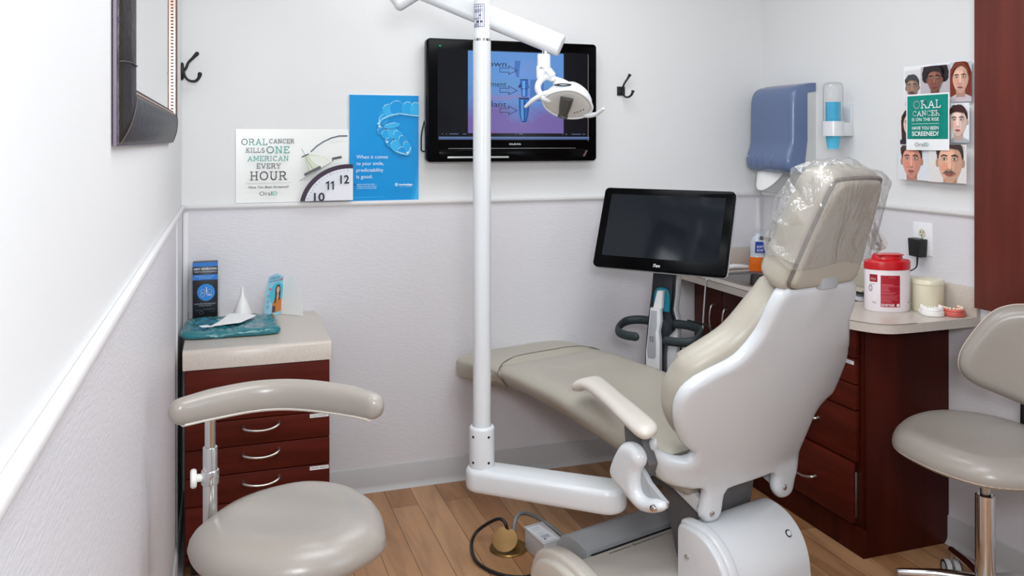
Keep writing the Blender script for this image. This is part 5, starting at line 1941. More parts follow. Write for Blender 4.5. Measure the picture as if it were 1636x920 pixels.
# wipes canister: oval tub
CC = Vector((2.226, 2.407, 0.8205))
can = thing('wipes_canister', 'white disinfecting wipes canister with red lid and red label on the counter', 'canister', CC)
er = (0.079, 0.054)
rotc = math.atan2(-0.323, 0.946)
CMX = Matrix.Translation(CC) @ Matrix.Rotation(rotc, 4, 'Z') @ Matrix.Diagonal((er[0], er[1], 1, 1))
b = BM(); lathe(b, [(0, 0), (0.95, 0), (0.985, 0.004), (0.985, 0.145), (0.965, 0.150), (0.94, 0.153), (0, 0.153)], CMX, 48); obj('tub', b, mat('tub_white', (236, 228, 232), 0.35), can, 40)
b = BM(); lathe(b, [(0, 0.146), (1.005, 0.146), (1.01, 0.170), (0.99, 0.175), (0.93, 0.178), (0.68, 0.181), (0.66, 0.192), (0.60, 0.196), (0.0, 0.197)], CMX, 48); ld = obj('lid', b, M_red, can, 40)
b = BM(); box(b, (-0.045, -0.036, 0.196), (0.045, 0.012, 0.200), 0.002, mx=Matrix.Translation(CC) @ Matrix.Rotation(rotc, 4, 'Z')); obj('flip_tab', b, mat('pale_red', (206, 70, 70), 0.35), ld)
s = Sheet(None, 0.00012)


def canw(x, y, z):
    """x along the front of the oval, measured from its middle"""
    a = -math.pi / 2 + x / 0.074
    p = Vector(((er[0] * 0.986 + z) * math.cos(a), (er[1] * 0.986 + z) * math.sin(a), y))
    return CC + Matrix.Rotation(rotc, 3, 'Z') @ p


s.warp = canw
s.rect(-0.042, 0.018, 0.022, 0.128, (172, 20, 38))
s.rect(-0.084, 0.104, -0.053, 0.130, (150, 20, 40))
s.text('PDI', -0.078, 0.110, 0.008, (230, 200, 205), width=0.018)
for k, (w_, y, h_) in enumerate(((0.038, 0.0945, 0.0022), (0.058, 0.090, 0.0012), (0.022, 0.086, 0.0012), (0.022, 0.082, 0.0012), (0.024, 0.078, 0.0012), (0.026, 0.074, 0.0016), (0.046, 0.068, 0.0014), (0.038, 0.064, 0.0014), (0.058, 0.058, 0.001), (0.05, 0.053, 0.0014), (0.044, 0.049, 0.0012), (0.052, 0.044, 0.0012), (0.03, 0.040, 0.0012), (0.034, 0.036, 0.0012))):
    s.rect(-0.039, y, -0.039 + w_, y + h_, (222, 120, 130))
s.text('DO NOT FLUSH', -0.039, 0.0215, 0.0085, (240, 232, 234), width=0.040, bold=0.03)
s.rect(0.009, 0.0205, 0.018, 0.030, (232, 224, 226))
s.text('PREMOISTENED TOWELETTES', -0.016, 0.120, 0.0026, (225, 150, 160), width=0.022)
s.line([(-0.078 + 0.006 * math.cos(a), 0.082 + 0.010 * math.sin(a)) for a in np.linspace(0, 6.283, 16)], 0.002, (60, 60, 64))
s.rect(-0.082, 0.096, -0.060, 0.097, (80, 80, 84))
s.text('75ct', -0.070, 0.030, 0.006, (70, 70, 74), width=0.014)
s.rect(0.058, 0.030, 0.066, 0.034, (90, 150, 110))
s.done('front_label', can)

# milky tub of cotton behind it
b = BM()
lathe(b, [(0, 0), (0.060, 0), (0.063, 0.004), (0.063, 0.094), (0.0655, 0.096), (0.0655, 0.106), (0.062, 0.112), (0.050, 0.114), (0, 0.115)], Matrix.Translation((2.352, 2.350, 0.8205)) @ Matrix.Diagonal((0.83, 0.83, 1, 1)), 48)
o = obj('cotton_tub', b, M_wax, None, 40)
tag(o, 'round milky plastic tub on the counter right of the wipes canister', 'tub')


# dental models
def dental_model(name, label, cx, cy, rot, base_m, gum_m, tooth_m, sc=1.0):
    t = thing(name, label, 'dental model', (cx, cy, 0.8205), 'dental models')
    MXX = Matrix.Translation((cx, cy, 0.8205)) @ Matrix.Rotation(rot, 4, 'Z') @ Matrix.Scale(sc, 4)
    u = [(-0.034, -0.022), (-0.030, -0.028), (0.030, -0.028), (0.034, -0.022), (0.034, 0.004), (0.026, 0.020), (0.010, 0.030), (-0.010, 0.030), (-0.026, 0.020), (-0.034, 0.004)]
    b = BM()
    prism(b, [(p.x, p.y) for p in catmull([(x, y, 0) for x, y in u], 3, True)], 0.016, MXX, 0.003, 2)
    obj('base', b, base_m, t, 40)
    b = BM()
    arc_ = [(-0.027, -0.024), (-0.027, -0.005), (-0.022, 0.010), (-0.010, 0.021), (0.0, 0.0235), (0.010, 0.021), (0.022, 0.010), (0.027, -0.005), (0.027, -0.024)]
    tube(b, [MXX @ Vector((x, y, 0.019)) for x, y in arc_], 0.0068 * sc, n=10, sm=5, endround=True)
    obj('gum', b, gum_m, t, 60)
    pts = catmull([(x, y, 0.026) for x, y in arc_], 3)
    b = BM()
    acc = 0
    for i in range(14):
        p = pts[int(i * (len(pts) - 1) / 13)]
        tb = bmesh.new()
        bmesh.ops.create_icosphere(tb, subdivisions=2, radius=1)
        big = abs(i - 6.5) / 6.5
        bmesh.ops.scale(tb, vec=(0.0034 + 0.0012 * big, 0.0030 + 0.0018 * big, 0.0058 - 0.0015 * big), verts=tb.verts)
        bmesh.ops.translate(tb, vec=p, verts=tb.verts)
        tb.transform(MXX)
        add(b, tb)
    obj('teeth', b, tooth_m, t, 80)


dental_model('dental_model', 'white plaster dental model on the counter beside the pink one', 2.302, 2.278, R_(150), M_stone, M_stone, M_stone, 1.08)
dental_model('dental_model', 'pink dental model with ivory teeth at the end of the counter', 2.366, 2.247, R_(165), M_pink, M_pink, M_tooth, 1.02)

# paper tray behind the canister, papers in it, green pack
tr = thing('paper_tray', 'beige open-front tray on the counter behind the wipes canister', 'tray', (2.315, 2.62, 0.8205))
b = BM()
box(b, (2.245, 2.555, 0.8205), (2.385, 2.690, 0.823))
box(b, (2.245, 2.555, 0.855), (2.392, 2.690, 0.861), 0.001)
box(b, (2.382, 2.555, 0.8205), (2.392, 2.690, 0.94), 0.001)
box(b, (2.245, 2.684, 0.8205), (2.385, 2.690, 0.861))
obj('shell', b, mat('tray_beige', (186, 180, 164), 0.5), tr)
b = BM(); box(b, (2.300, 2.565, 0.861), (2.380, 2.68, 0.94), 0.003); obj('compartment', b, mat('tray_beige', (186, 180, 164), 0.5), tr)
for k in range(3):
    b = BM()
    box(b, (2.235 - 0.012 * k, 2.560 + 0.004 * k, 0.8232 + 0.003 * k), (2.370, 2.675 - 0.003 * k, 0.8255 + 0.003 * k), mx=None)
    o = obj('paper_stack', b, mat('printed_paper', (222, 222, 232), 0.6), None)
    tag(o, ('bottom', 'middle', 'top')[k] + ' sheet of the white papers in the beige tray behind the canister', 'paper', 'papers in the tray')
b = BM(); box(b, (2.26, 2.70, 0.8205), (2.33, 2.76, 0.895), 0.006, 3)
gp = obj('green_pack', b, mat('green_pack', (34, 150, 104), 0.4), None)
tag(gp, 'small green pack on the counter mostly hidden behind the chair headrest', 'pack')

# white cord hanging from the counter edge
b = BM()
tube(b, [(1.99, 3.17, 0.8225), (1.969, 3.172, 0.821), (1.966, 3.178, 0.79), (1.966, 3.20, 0.60), (1.968, 3.212, 0.40), (1.972, 3.23, 0.10), (1.985, 3.25, 0.004)], 0.0032, n=10, sm=6)
o = obj('white_cable', b, M_white, None, 60)
tag(o, 'thin white cord hanging straight down over the sink counter edge', 'cord')

# ------------------------------------------------------------------ right wall: outlet, adapter, dispensers, panel
ot = thing('wall_outlet', 'white outlet plate on the right wall above the counter', 'outlet', (XR, 2.446, 1.0))
b = BM(); box(b, (XR - 0.0075, 2.402, 1.000), (XR, 2.490, 1.119), 0.002, 2); obj('cover_plate', b, mat('outlet_white', (236, 236, 238), 0.3), ot)
for z in (1.080, 1.040):
    b = BM()
    lathe(b, [(0, 0), (0.0165, 0), (0.0155, 0.002), (0, 0.002)], frame(Vector((XR - 0.0075, 2.446, z)), (-1, 0, 0), (0, 1, 0)), 24)
    rc = obj('receptacle', b, mat('outlet_ivory', (214, 208, 186), 0.4), ot)
    b = BM()
    for dy, dz_, hh in ((-0.006, 0.004, 0.004), (0.006, 0.004, 0.004)):
        box(b, (XR - 0.0100, 2.446 + dy - 0.0012, z + dz_ - hh), (XR - 0.0090, 2.446 + dy + 0.0012, z + dz_ + hh))
    cyl(b, (XR - 0.0090, 2.446, z - 0.008), (XR - 0.0102, 2.446, z - 0.008), 0.0026, n=12)
    obj('slot', b, M_hole, rc)
b = BM(); cyl(b, (XR - 0.0075, 2.446, 1.06), (XR - 0.0088, 2.446, 1.06), 0.003, n=12); obj('screw', b, M_steel, ot)
ad = thing('power_adapter', 'black plug-in power adapter in the outlet with a cord running down', 'adapter', (XR - 0.03, 2.446, 0.99))
b = BM(); prism(b, [(2.470, 1.062), (2.416, 1.060), (2.420, 0.996), (2.465, 0.998)], 0.042, plane_mx((XR - 0.0105, 0, 0), (0, 1, 0), (0, 0, 1)) @ Matrix.Scale(-1, 4, (0, 0, 1)), 0.004, 2)
obj('adapter_body', b, M_black, ad)
b = BM(); tube(b, [(XR - 0.03, 2.446, 1.0), (XR - 0.03, 2.446, 0.975), (XR - 0.03, 2.452, 0.955), (XR - 0.04, 2.470, 0.940), (XR - 0.055, 2.50, 0.928), (XR - 0.055, 2.54, 0.86), (XR - 0.05, 2.545, 0.8235)], [0.004, 0.003, 0.0022, 0.0022, 0.0022, 0.0022, 0.0022], n=8, sm=6)
obj('adapter_cord', b, M_black, ad, 60)

# paper towel dispenser
pd = thing('paper_towel_dispenser', 'smoky blue paper towel dispenser on the right wall near the corner', 'paper towel dispenser', (XR, 3.19, 1.27))
prof = [(0.0, 1.668), (0.030, 1.668), (0.085, 1.655), (0.112, 1.632), (0.123, 1.600), (0.126, 1.55), (0.127, 1.44), (0.130, 1.400), (0.142, 1.365), (0.152, 1.335), (0.150, 1.308), (0.136, 1.288), (0.100, 1.276), (0.02, 1.272)]
ps = [(p.x, p.y) for p in catmull([(x, z, 0) for x, z in prof], 4)]
YN, YFAR = 3.040, 3.355
b = BM()
rings = []
for (yy, k) in ((YN, 0.80), (YN + 0.006, 0.90), (YN + 0.016, 0.965), (YN + 0.030, 0.995), (YN + 0.045, 1.0), (YFAR - 0.045, 1.0), (YFAR - 0.030, 0.995), (YFAR - 0.016, 0.965), (YFAR - 0.006, 0.90), (YFAR, 0.80)):
    ring = []
    for x, z in ps:
        zc = 1.47
        ring.append(b.verts.new((XR - 0.002 - x * (k if x > 0.03 else 1), yy, zc + (z - zc) * (0.985 + 0.015 * k))))
    rings.append(ring)
for r0, r1 in zip(rings, rings[1:]):
    for k in range(len(ps) - 1):
        b.faces.new((r0[k], r0[k + 1], r1[k + 1], r1[k]))
# near cheek: the blue cover only wraps part of the side, leaving the grey back box showing
for rr_ in (rings[0], rings[-1]):
    inner = []
    yy = rr_[0].co.y
    for v in rr_:
        depth = XR - v.co.x
        keep = 0.045 if v.co.z < 1.625 else 0.0
        inner.append(b.verts.new((max(v.co.x, XR - 0.002 - 0.0) if v.co.z > 1.625 else min(XR - 0.045 - 0.02 * max(0, (1.42 - v.co.z) / 0.15), XR - 0.002), yy, v.co.z)))
    for k in range(len(rr_) - 1):
        try:
            b.faces.new((rr_[k], rr_[k + 1], inner[k + 1], inner[k]))
        except ValueError:
            pass
obj('cover', b, M_blue, pd, 50)
b = BM()
bp2 = [(0.0, 1.640), (0.050, 1.640), (0.066, 1.60), (0.068, 1.45), (0.080, 1.38), (0.082, 1.34), (0.060, 1.300), (0.040, 1.278), (0.012, 1.285), (0.0, 1.32)]
prism(b, [(p.x, p.y) for p in catmull([(x, z, 0) for x, z in bp2], 3, True)], YFAR - YN - 0.004, Matrix(((-1, 0, 0, XR - 0.002), (0, 0, 1, YN + 0.002), (0, 1, 0, 0), (0, 0, 0, 1))))
obj('back_box', b, mat('dispenser_grey', (196, 198, 196), 0.35), pd, 40)
b = BM()
for yy in (3.14, 3.20, 3.25, 3.29):
    tube(b, [(XR - 0.140, yy, 1.368), (XR - 0.1535, yy + 0.002, 1.335), (XR - 0.1505, yy + 0.006, 1.308), (XR - 0.135, yy + 0.010, 1.288)], 0.004, n=8, sm=5, endround=True)
obj('grip_rib', b, M_blue, pd, 60)
s = Sheet(plane_mx((XR - 0.1555, 3.345, 1.345), (0, -1, 0), (0, 0, 1)))
s.text('SAN JAMAR', 0.008, 0, 0.006, (190, 198, 214), width=0.034, shear=0.2)
s.done('brand_lettering', pd)
b = BM()
cyl(b, (XR - 0.06, YN + 0.010, 1.290), (XR - 0.06, YN - 0.002, 1.290), 0.006, n=14)
obj('key_lock', b, M_hole, pd)
# towel hanging out of the slot
b = BM()
tw = [(3.296, 1.292), (3.140, 1.286), (3.135, 1.278), (3.165, 1.240), (3.205, 1.205), (3.232, 1.196), (3.262, 1.206), (3.285, 1.240)]
puff(b, tw, lambda a, bb, h: Vector((XR - 0.105 - 0.35 * (1.29 - bb) + 0.012 * math.sin((a - 3.1) * 30) - h, a, bb)), sp=0.008, rt=0.0006, rb=0.0006, top=0.0008, bot=-0.0008, sm=4)
o = obj('paper_towel', b, M_paperw, None, 70)
tag(o, 'white paper towel hanging out of the blue dispenser', 'paper towel')

# cup dispenser
cd = thing('cup_dispenser', 'white cup dispenser with a clear tube on the right wall beside the towel dispenser', 'cup dispenser', (XR, 2.84, 1.43))
ux, uy = XR - 0.075, 2.842
b = BM(); box(b, (XR - 0.012, 2.812, 1.437), (XR, 2.885, 1.567), 0.002); box(b, (XR - 0.075, 2.808, 1.437), (XR, 2.822, 1.567) if False else (XR - 0.01, 2.822, 1.492), 0.002)
obj('wall_bracket', b, M_white, cd)
b = BM(); lathe(b, [(0.037, 1.437), (0.043, 1.437), (0.043, 1.497), (0.037, 1.497), (0.037, 1.437)], Matrix.Translation((ux, uy, 0)), 40, cap=False); obj('ring', b, M_white, cd, 40)
b = BM(); lathe(b, [(0.0395, 1.485), (0.0395, 1.635), (0.036, 1.650), (0.025, 1.656), (0, 1.657)], Matrix.Translation((ux, uy, 0)), 40, cap=False); obj('clear_tube', b, M_clear, cd, 50)
for k in range(17):
    z = 1.385 + (0.0075 * (k) + (0.012 if k else 0))
    b = BM()
    h_ = 0.055
    lathe(b, [(0, z), (0.0215, z), (0.0295, z + h_), (0.031, z + h_ + 0.001), (0.031, z + h_ + 0.0035), (0.029, z + h_ + 0.003), (0.021, z + 0.002), (0, z + 0.002)], Matrix.Translation((ux, uy, 0)), 32)
    o = obj('paper_cup', b, M_cup, None, 50)
    lab = 'light blue paper cup sticking out at the bottom of the cup dispenser' if k == 0 else ('uppermost light blue paper cup in the clear dispenser tube' if k == 16 else 'light blue paper cup nested in the stack inside the clear dispenser tube')
    tag(o, lab, 'cup', 'paper cups in the dispenser')

# upper cherry cabinet end on the right wall, near the camera
uc = thing('wall_cabinet', 'tall cherry wood wall cabinet at the right edge above the stool', 'cabinet', (2.395, 1.6, 0.868))
b = BM(); box(b, (XR - 0.066, 1.05, 0.868), (XR - 0.004, 2.146, 2.40), 0.001); obj('body', b, M_cherryU, uc)
b = BM(); box(b, (XR - 0.088, 1.60, 0.868), (XR - 0.067, 2.146, 2.40), 0.0015); obj('door', b, M_cherryU, uc)
b = BM(); box(b, (XR - 0.088, 1.05, 0.868), (XR - 0.067, 1.597, 2.40), 0.0015); obj('door', b, M_cherryU, uc)

# ------------------------------------------------------------------ scanner on its stand
sn = thing('intraoral_scanner', 'wheeled dental scanner with a black touchscreen behind the chair', 'dental scanner', (1.68, 3.04, 0))
mx_, my_ = Vector((0.629, -0.777, 0)), Vector((0.23, 0.30, 0.92))
mn = mx_.cross(my_).normalized()
my_ = mn.cross(mx_).normalized()
mc = Vector((1.618, 2.929, 1.072))
MM = plane_mx(mc, mx_, my_)
b = BM(); prism(b, rrect(-0.272, -0.166, 0.272, 0.166, 0.018, 6), 0.020, MM @ Matrix.Translation((0, 0, -0.020)), 0.004, 3)
mo = obj('monitor', b, M_blackg, sn, 40)
b = BM(); prism(b, rrect(-0.273, -0.167, 0.273, 0.167, 0.019, 6), 0.012, MM @ Matrix.Translation((0, 0, -0.031)), 0.003, 2)
prism(b, rrect(-0.16, -0.11, 0.16, 0.10, 0.03, 6), 0.03, MM @ Matrix.Translation((0, 0, -0.06)), 0.008, 2)
obj('rear_cover', b, mat('scanner_silver', (188, 190, 194), 0.35), mo)
b = BM(); prism(b, rrect(-0.238, -0.118, 0.238, 0.138, 0.002, 2), 0.0005, MM @ Matrix.Translation((0, 0, 0.0001)))
obj('screen', b, mat('screen_glass', (24, 28, 34), 0.08, spec=0.3), mo)
s = Sheet(MM @ Matrix.Translation((0, 0, 0.0004)))
s.text('iTero', 0, -0.150, 0.012, (205, 208, 212), 'CENTER', width=0.028, bold=0.03)
s.done('brand_lettering', mo)
snx, sny = Vector((0.629, -0.777, 0)), Vector((0.777, 0.629, 0))      # across, backwards
SMX = Matrix(((0.629, -0.777 * 1, 0, 1.68), (-0.777, -0.629, 0, 3.039), (0, 0, 1, 0), (0, 0, 0, 1)))   # (a, b toward front, z)


def sp_(a, c, z):
    return SMX @ Vector((a, c, z))


def slab(bm, outline, b0, b1, bev=0.003):
    """outline in (across, z), between front depths b0 and b1"""
    m = SMX @ Matrix(((1, 0, 0, 0), (0, 0, 1, b0), (0, 1, 0, 0), (0, 0, 0, 1)))
    prism(bm, outline, b1 - b0, m, bev, 2)


b = BM()
slab(b, [(-0.026, 0.96), (0.056, 0.96), (0.048, 0.80), (0.040, 0.735), (0.050, 0.700), (0.048, 0.655), (0.020, 0.625), (0.012, 0.55), (0.012, 0.30), (-0.070, 0.30), (-0.068, 0.55), (-0.054, 0.70), (-0.040, 0.80)], -0.025, 0.018)
obj('column_front', b, M_navy, sn)
b = BM()
slab(b, [(-0.03, 0.97), (0.060, 0.97), (0.054, 0.80), (0.046, 0.735), (0.054, 0.70), (0.056, 0.64), (0.050, 0.52), (0.05, 0.06), (-0.075, 0.06), (-0.068, 0.55), (-0.045, 0.80)], -0.070, -0.024, 0.006)
slab(b, [(-0.02, 0.93), (0.05, 0.93), (0.05, 1.08), (-0.02, 1.08)], -0.075, -0.035, 0.004)
obj('column_shell', b, M_white, sn)
b = BM()
slab(b, [(p.x, p.y) for p in catmull([(x, z, 0) for x, z in [(-0.024, 0.735), (-0.024, 0.79), (-0.014, 0.822), (0.010, 0.831), (0.034, 0.822), (0.043, 0.79), (0.041, 0.735)]], 4)], 0.017, 0.032)
obj('cradle', b, M_teal, sn)
wn = thing('scanner_wand', 'white handheld scanner wand resting in the teal cradle', 'scanner wand', sp_(-0.01, 0.04, 0.56))
b = BM()
slab(b, [(-0.016, 0.750), (0.001, 0.819), (0.006, 0.823), (0.026, 0.822), (0.021, 0.75)], 0.033, 0.060, 0.004)
obj('sleeve_tip', b, mat('tip_white', (240, 240, 242), 0.3), wn)
b = BM()
wo = [(-0.027, 0.751), (0.018, 0.751), (0.020, 0.70), (0.012, 0.660), (0.016, 0.62), (0.016, 0.50), (0.006, 0.478), (-0.030, 0.478), (-0.046, 0.50), (-0.046, 0.57), (-0.038, 0.64), (-0.034, 0.68), (-0.030, 0.72)]
slab(b, wo, 0.033, 0.066, 0.008)
wb = obj('wand_body', b, mat('wand_white', (226, 228, 232), 0.25), wn)
b = BM()
slab(b, [(-0.022, 0.742), (0.004, 0.742), (0.004, 0.68), (-0.002, 0.655), (0.0, 0.62), (0.0, 0.56), (-0.006, 0.55), (-0.034, 0.55), (-0.038, 0.58), (-0.032, 0.65), (-0.026, 0.69)], 0.0655, 0.0672, 0.0006)
obj('grip_inlay', b, mat('wand_grey', (170, 172, 178), 0.4), wb)
s = Sheet(SMX @ Matrix(((1, 0, 0, 0), (0, 0, 1, 0.0674), (0, 1, 0, 0), (0, 0, 0, 1))) @ Matrix.Translation((0, 0, 0)))
for k in range(2):
    for j in range(3):
        s.rect(-0.026 + k * 0.010, 0.618 + j * 0.008, -0.019 + k * 0.010, 0.622 + j * 0.008, (80, 82, 92))
s.done('marking', wb)
b = BM()
sec = [(0.62 * math.cos(a) * 1.0, 1.0 * math.sin(a)) for a in [2 * math.pi * k / 14 for k in range(14)]]
for sg in (-1, 1):
    o_ = 0.0 if sg < 0 else 0.012
    pts = [sp_(sg * 0.03, 0.0, 0.685), sp_(sg * 0.10 + o_, 0.004, 0.685), sp_(sg * 0.145 + o_ * 2, 0.03, 0.678), sp_(sg * 0.155 + o_ * 2.2, 0.075, 0.664), sp_(sg * 0.142 + o_ * 2.4, 0.115, 0.652), sp_(sg * 0.105 + o_ * 2, 0.130, 0.646), sp_(sg * 0.060 + o_, 0.132, 0.645)]
    tube(b, pts, 0.0175, n=14, sm=6, sect=sec, up=(0, 0, 1), endround=True)
obj('handle', b, M_soft, sn, 60)
b = BM()
cyl(b, sp_(-0.01, -0.03, 0.665), sp_(-0.01, 0.02, 0.665), 0.045, n=24, bev=0.004)
obj('handle_mount', b, M_soft, sn)
b = BM()
for k in range(4):
    a = R_(45 + 90 * k)
    e = sp_(0.16 * math.cos(a), -0.04 + 0.16 * math.sin(a), 0.05)
    tube(b, [sp_(0, -0.045, 0.075), (sp_(0, -0.045, 0.07) + e) / 2, e], [0.024, 0.02, 0.016], n=10, sm=3, endround=True)
obj('base', b, M_white, sn, 60)
for k in range(4):
    a = R_(45 + 90 * k)
    e = sp_(0.16 * math.cos(a), -0.04 + 0.16 * math.sin(a), 0.022)
    b = BM(); cyl(b, e + Vector((-0.011, 0, 0)), e + Vector((0.011, 0, 0)), 0.022, n=20, bev=0.004); cyl(b, e, e + Vector((0, 0, 0.03)), 0.006, n=10)
    obj('caster', b, M_black, sn)
b = BM()
tube(b, [sp_(0.10, -0.02, 0.70), sp_(0.19, 0.0, 0.690), sp_(0.225, 0.02, 0.64), sp_(0.21, 0.03, 0.57), sp_(0.14, 0.0, 0.54), sp_(0.085, -0.02, 0.50), sp_(0.05, -0.03, 0.35)], 0.0042, n=8, sm=6)
tube(b, [sp_(0.06, 0.0, 0.62), sp_(0.082, 0.01, 0.60), sp_(0.075, 0.0, 0.55), sp_(0.055, -0.02, 0.50), sp_(0.05, -0.03, 0.42)], 0.004, n=8, sm=6)
obj('scanner_cable', b, M_black, sn, 60)

# ------------------------------------------------------------------ floor box, cables, power box
fb = thing('floor_outlet', 'brass floor outlet with its lid standing open beside the chair base', 'floor outlet', (0.937, 2.79, 0))
b = BM(); lathe(b, [(0, 0.0005), (0.062, 0.0005), (0.066, 0.003), (0.064, 0.007), (0.056, 0.008), (0.048, 0.005), (0, 0.005)], Matrix.Translation((0.940, 2.790, 0)), 48); obj('flange', b, M_brass, fb, 40)
b = BM(); nn_ = Vector((-0.30, -0.72, 0.62)).normalized()
lc_ = Vector((0.920, 2.770, 0.044))
tb = [(0.042 * math.cos(a) * 1.05, 0.042 * math.sin(a)) for a in np.linspace(0, 6.283, 40)[:-1]]
tb = [(x, y - (0.012 * math.exp(-((x - 0.010) / 0.009) ** 2) if y > 0.03 else 0)) for x, y in tb]
prism(b, tb, 0.004, frame(lc_, nn_, (0.946, -0.323, 0)), 0.001)
obj('lid', b, mat('dull_brass', (140, 108, 62), 0.5, metal=0.5), fb)
b = BM(); box(b, (0.950, 2.775, 0.004), (0.975, 2.795, 0.02), 0.002); obj('hinge', b, M_brass, fb)
b = BM()
tube(b, [(0.942, 2.800, 0.012), (0.938, 2.812, 0.075), (0.915, 2.84, 0.085), (0.86, 2.885, 0.035), (0.828, 2.86, 0.010), (0.806, 2.77, 0.008), (0.812, 2.69, 0.008), (0.855, 2.615, 0.008), (0.915, 2.578, 0.008), (0.960, 2.580, 0.008), (0.998, 2.590, 0.008)], 0.0058, n=10, sm=8)
o = obj('power_cable', b, mat('black_cable', (16, 16, 18), 0.4), None, 60)
tag(o, 'black power cable looping over the floor from the brass outlet', 'cable')
b = BM()
tube(b, [(0.962, 2.800, 0.012), (0.972, 2.815, 0.075), (1.010, 2.855, 0.085), (1.075, 2.875, 0.055), (1.130, 2.84, 0.02), (1.150, 2.77, 0.010), (1.165, 2.70, 0.010)], 0.0068, n=10, sm=8)
o = obj('grey_conduit', b, mat('grey_conduit', (128, 130, 132), 0.4), None, 60)
tag(o, 'grey flexible conduit arching from the brass outlet to the chair base', 'cable')
pb = thing('junction_box', 'light grey plastic power box with a printed label on the floor by the brass outlet', 'power box', (1.04, 2.70, 0))
P0, PA, PB_ = Vector((0.994, 2.767, 0)), Vector((0.017, -0.135, 0)), Vector((0.072, 0.016, 0))
b = BM(); prism(b, [(v.x, v.y) for v in (P0, P0 + PA, P0 + PA + PB_, P0 + PB_)], 0.072, None, 0.004, 2); obj('case', b, mat('box_grey', (196, 196, 198), 0.4), pb)
b = BM(); prism(b, [(v.x, v.y) for v in (P0 - PA * 0.06 - PB_ * 0.02, P0 + PA * 1.0 - PB_ * 0.02, P0 + PA * 1.0 + PB_ * 1.02, P0 - PA * 0.06 + PB_ * 1.02)], 0.006, Matrix.Translation((0, 0, 0.070)), 0.002, 2); obj('top_lid', b, mat('box_grey', (196, 196, 198), 0.4), pb)
s = Sheet(plane_mx(P0 + Vector((0, 0, 0.0763)) + PB_ * 0.12 + PA * 0.92, PB_, -PA))
s.rect(0, 0, 0.056, 0.115, (222, 224, 230))
for t, y, c_, w_ in (('POWER', 0.096, 0.006, 0.036), ('120V 60Hz', 0.082, 0.004, 0.026), ('Caution', 0.055, 0.006, 0.022)):
    s.text(t, 0.010, y, c_, (120, 124, 140), width=w_)
for k in range(5):
    s.rect(0.008, 0.040 - k * 0.005, 0.040, 0.0416 - k * 0.005, (150, 154, 168))
s.poly([(0.006, 0.010), (0.016, 0.010), (0.011, 0.018)], (60, 62, 74))
s.done('label', pb)


# ------------------------------------------------------------------ stools
def casters_and_legs(st, c, r, a0, n=5, post_r=0.027, post_top=0.36, rod_top=0.5, m=M_chrome, lift=0.0):
    c = Vector(c)
    b = BM()
    lathe(b, [(0, 0.07), (0.036, 0.07), (0.038, 0.10), (post_r, 0.112), (post_r, post_top), (post_r - 0.004, post_top + 0.001), (post_r - 0.004, post_top - 0.01), (0, post_top - 0.01)], Matrix.Translation((c.x, c.y, 0)), 32)
    obj('gas_cylinder', b, m, st, 40)
    b = BM(); cyl(b, (c.x, c.y, post_top - 0.012), (c.x, c.y, rod_top), 0.0145, n=20); obj('rod', b, M_steel, st)
    for k in range(n):
        a = a0 + 2 * math.pi * k / n
        d = Vector((math.cos(a), math.sin(a), 0))
        b = BM()
        tube(b, [c + d * 0.02 + Vector((0, 0, 0.092 + lift)), c + d * (r * 0.5) + Vector((0, 0, 0.087 + lift)), c + d * r + Vector((0, 0, 0.070 + lift))], [0.019, 0.017, 0.013], n=12, sm=4, sect=[(math.cos(2 * math.pi * j / 12) * 0.9, math.sin(2 * math.pi * j / 12) * 0.8) for j in range(12)], up=(0, 0, 1), endround=True)
        lg = obj('leg', b, m, st, 60)
        p = c + d * r
        t = Vector((-d.y, d.x, 0))
        b = BM()
        q_ = p + Vector((0, 0, 0.027)) + d * 0.004
        for sg in (-1, 1):
            lathe(b, [(0, 0), (0.017, 0), (0.019, 0.002), (0.0265, 0.003), (0.027, 0.006), (0.027, 0.017), (0.025, 0.019), (0, 0.019)], frame(q_ + t * sg * 0.024, -t * sg), 24)
        ws = obj('caster_wheel', b, M_cast, lg, 40)
        b = BM()
        for sg in (-1, 1):
            lathe(b, [(0.0195, 0.0), (0.026, 0.0), (0.026, 0.001), (0.0195, 0.001), (0.0195, 0.0)], frame(q_ + t * sg * 0.0246, -t * sg), 24, cap=False)
        box(b, (-0.004, -0.006, -0.006), (0.004, 0.006, 0.006), mx=Matrix.Translation(q_))
        obj('tyre', b, M_black, lg)
        b = BM(); cyl(b, q_ + Vector((0, 0, 0.0)), p + Vector((0, 0, 0.066 + lift)), 0.006, n=10); obj('stem', b, M_steel, lg)


SC1 = Vector((0.136, 1.770, 0))
s1 = thing('assistant_stool', 'taupe stool with a curved padded backrest bar in the left foreground', 'stool', SC1, 'vinyl dental stools')
px_seat = [(-0.030, 0.190), (0.045, 0.186), (0.110, 0.150), (0.160, 0.085), (0.187, 0.000), (0.190, -0.070), (0.135, -0.150), (0.060, -0.195), (-0.040, -0.198), (-0.125, -0.160), (-0.188, -0.075), (-0.187, 0.000), (-0.160, 0.085), (-0.105, 0.150)]
RX, RY = Vector((0.946, -0.323, 0)), Vector((0.323, 0.946, 0))


def s1_map(a, bb, h):
    p = SC1 + RX * a + RY * bb
    return Vector((p.x, p.y, 0.634 + h - 0.02 * math.exp(-((a / 0.12) ** 2 + (bb / 0.12) ** 2)) * (1 if h > 0 else 0)))


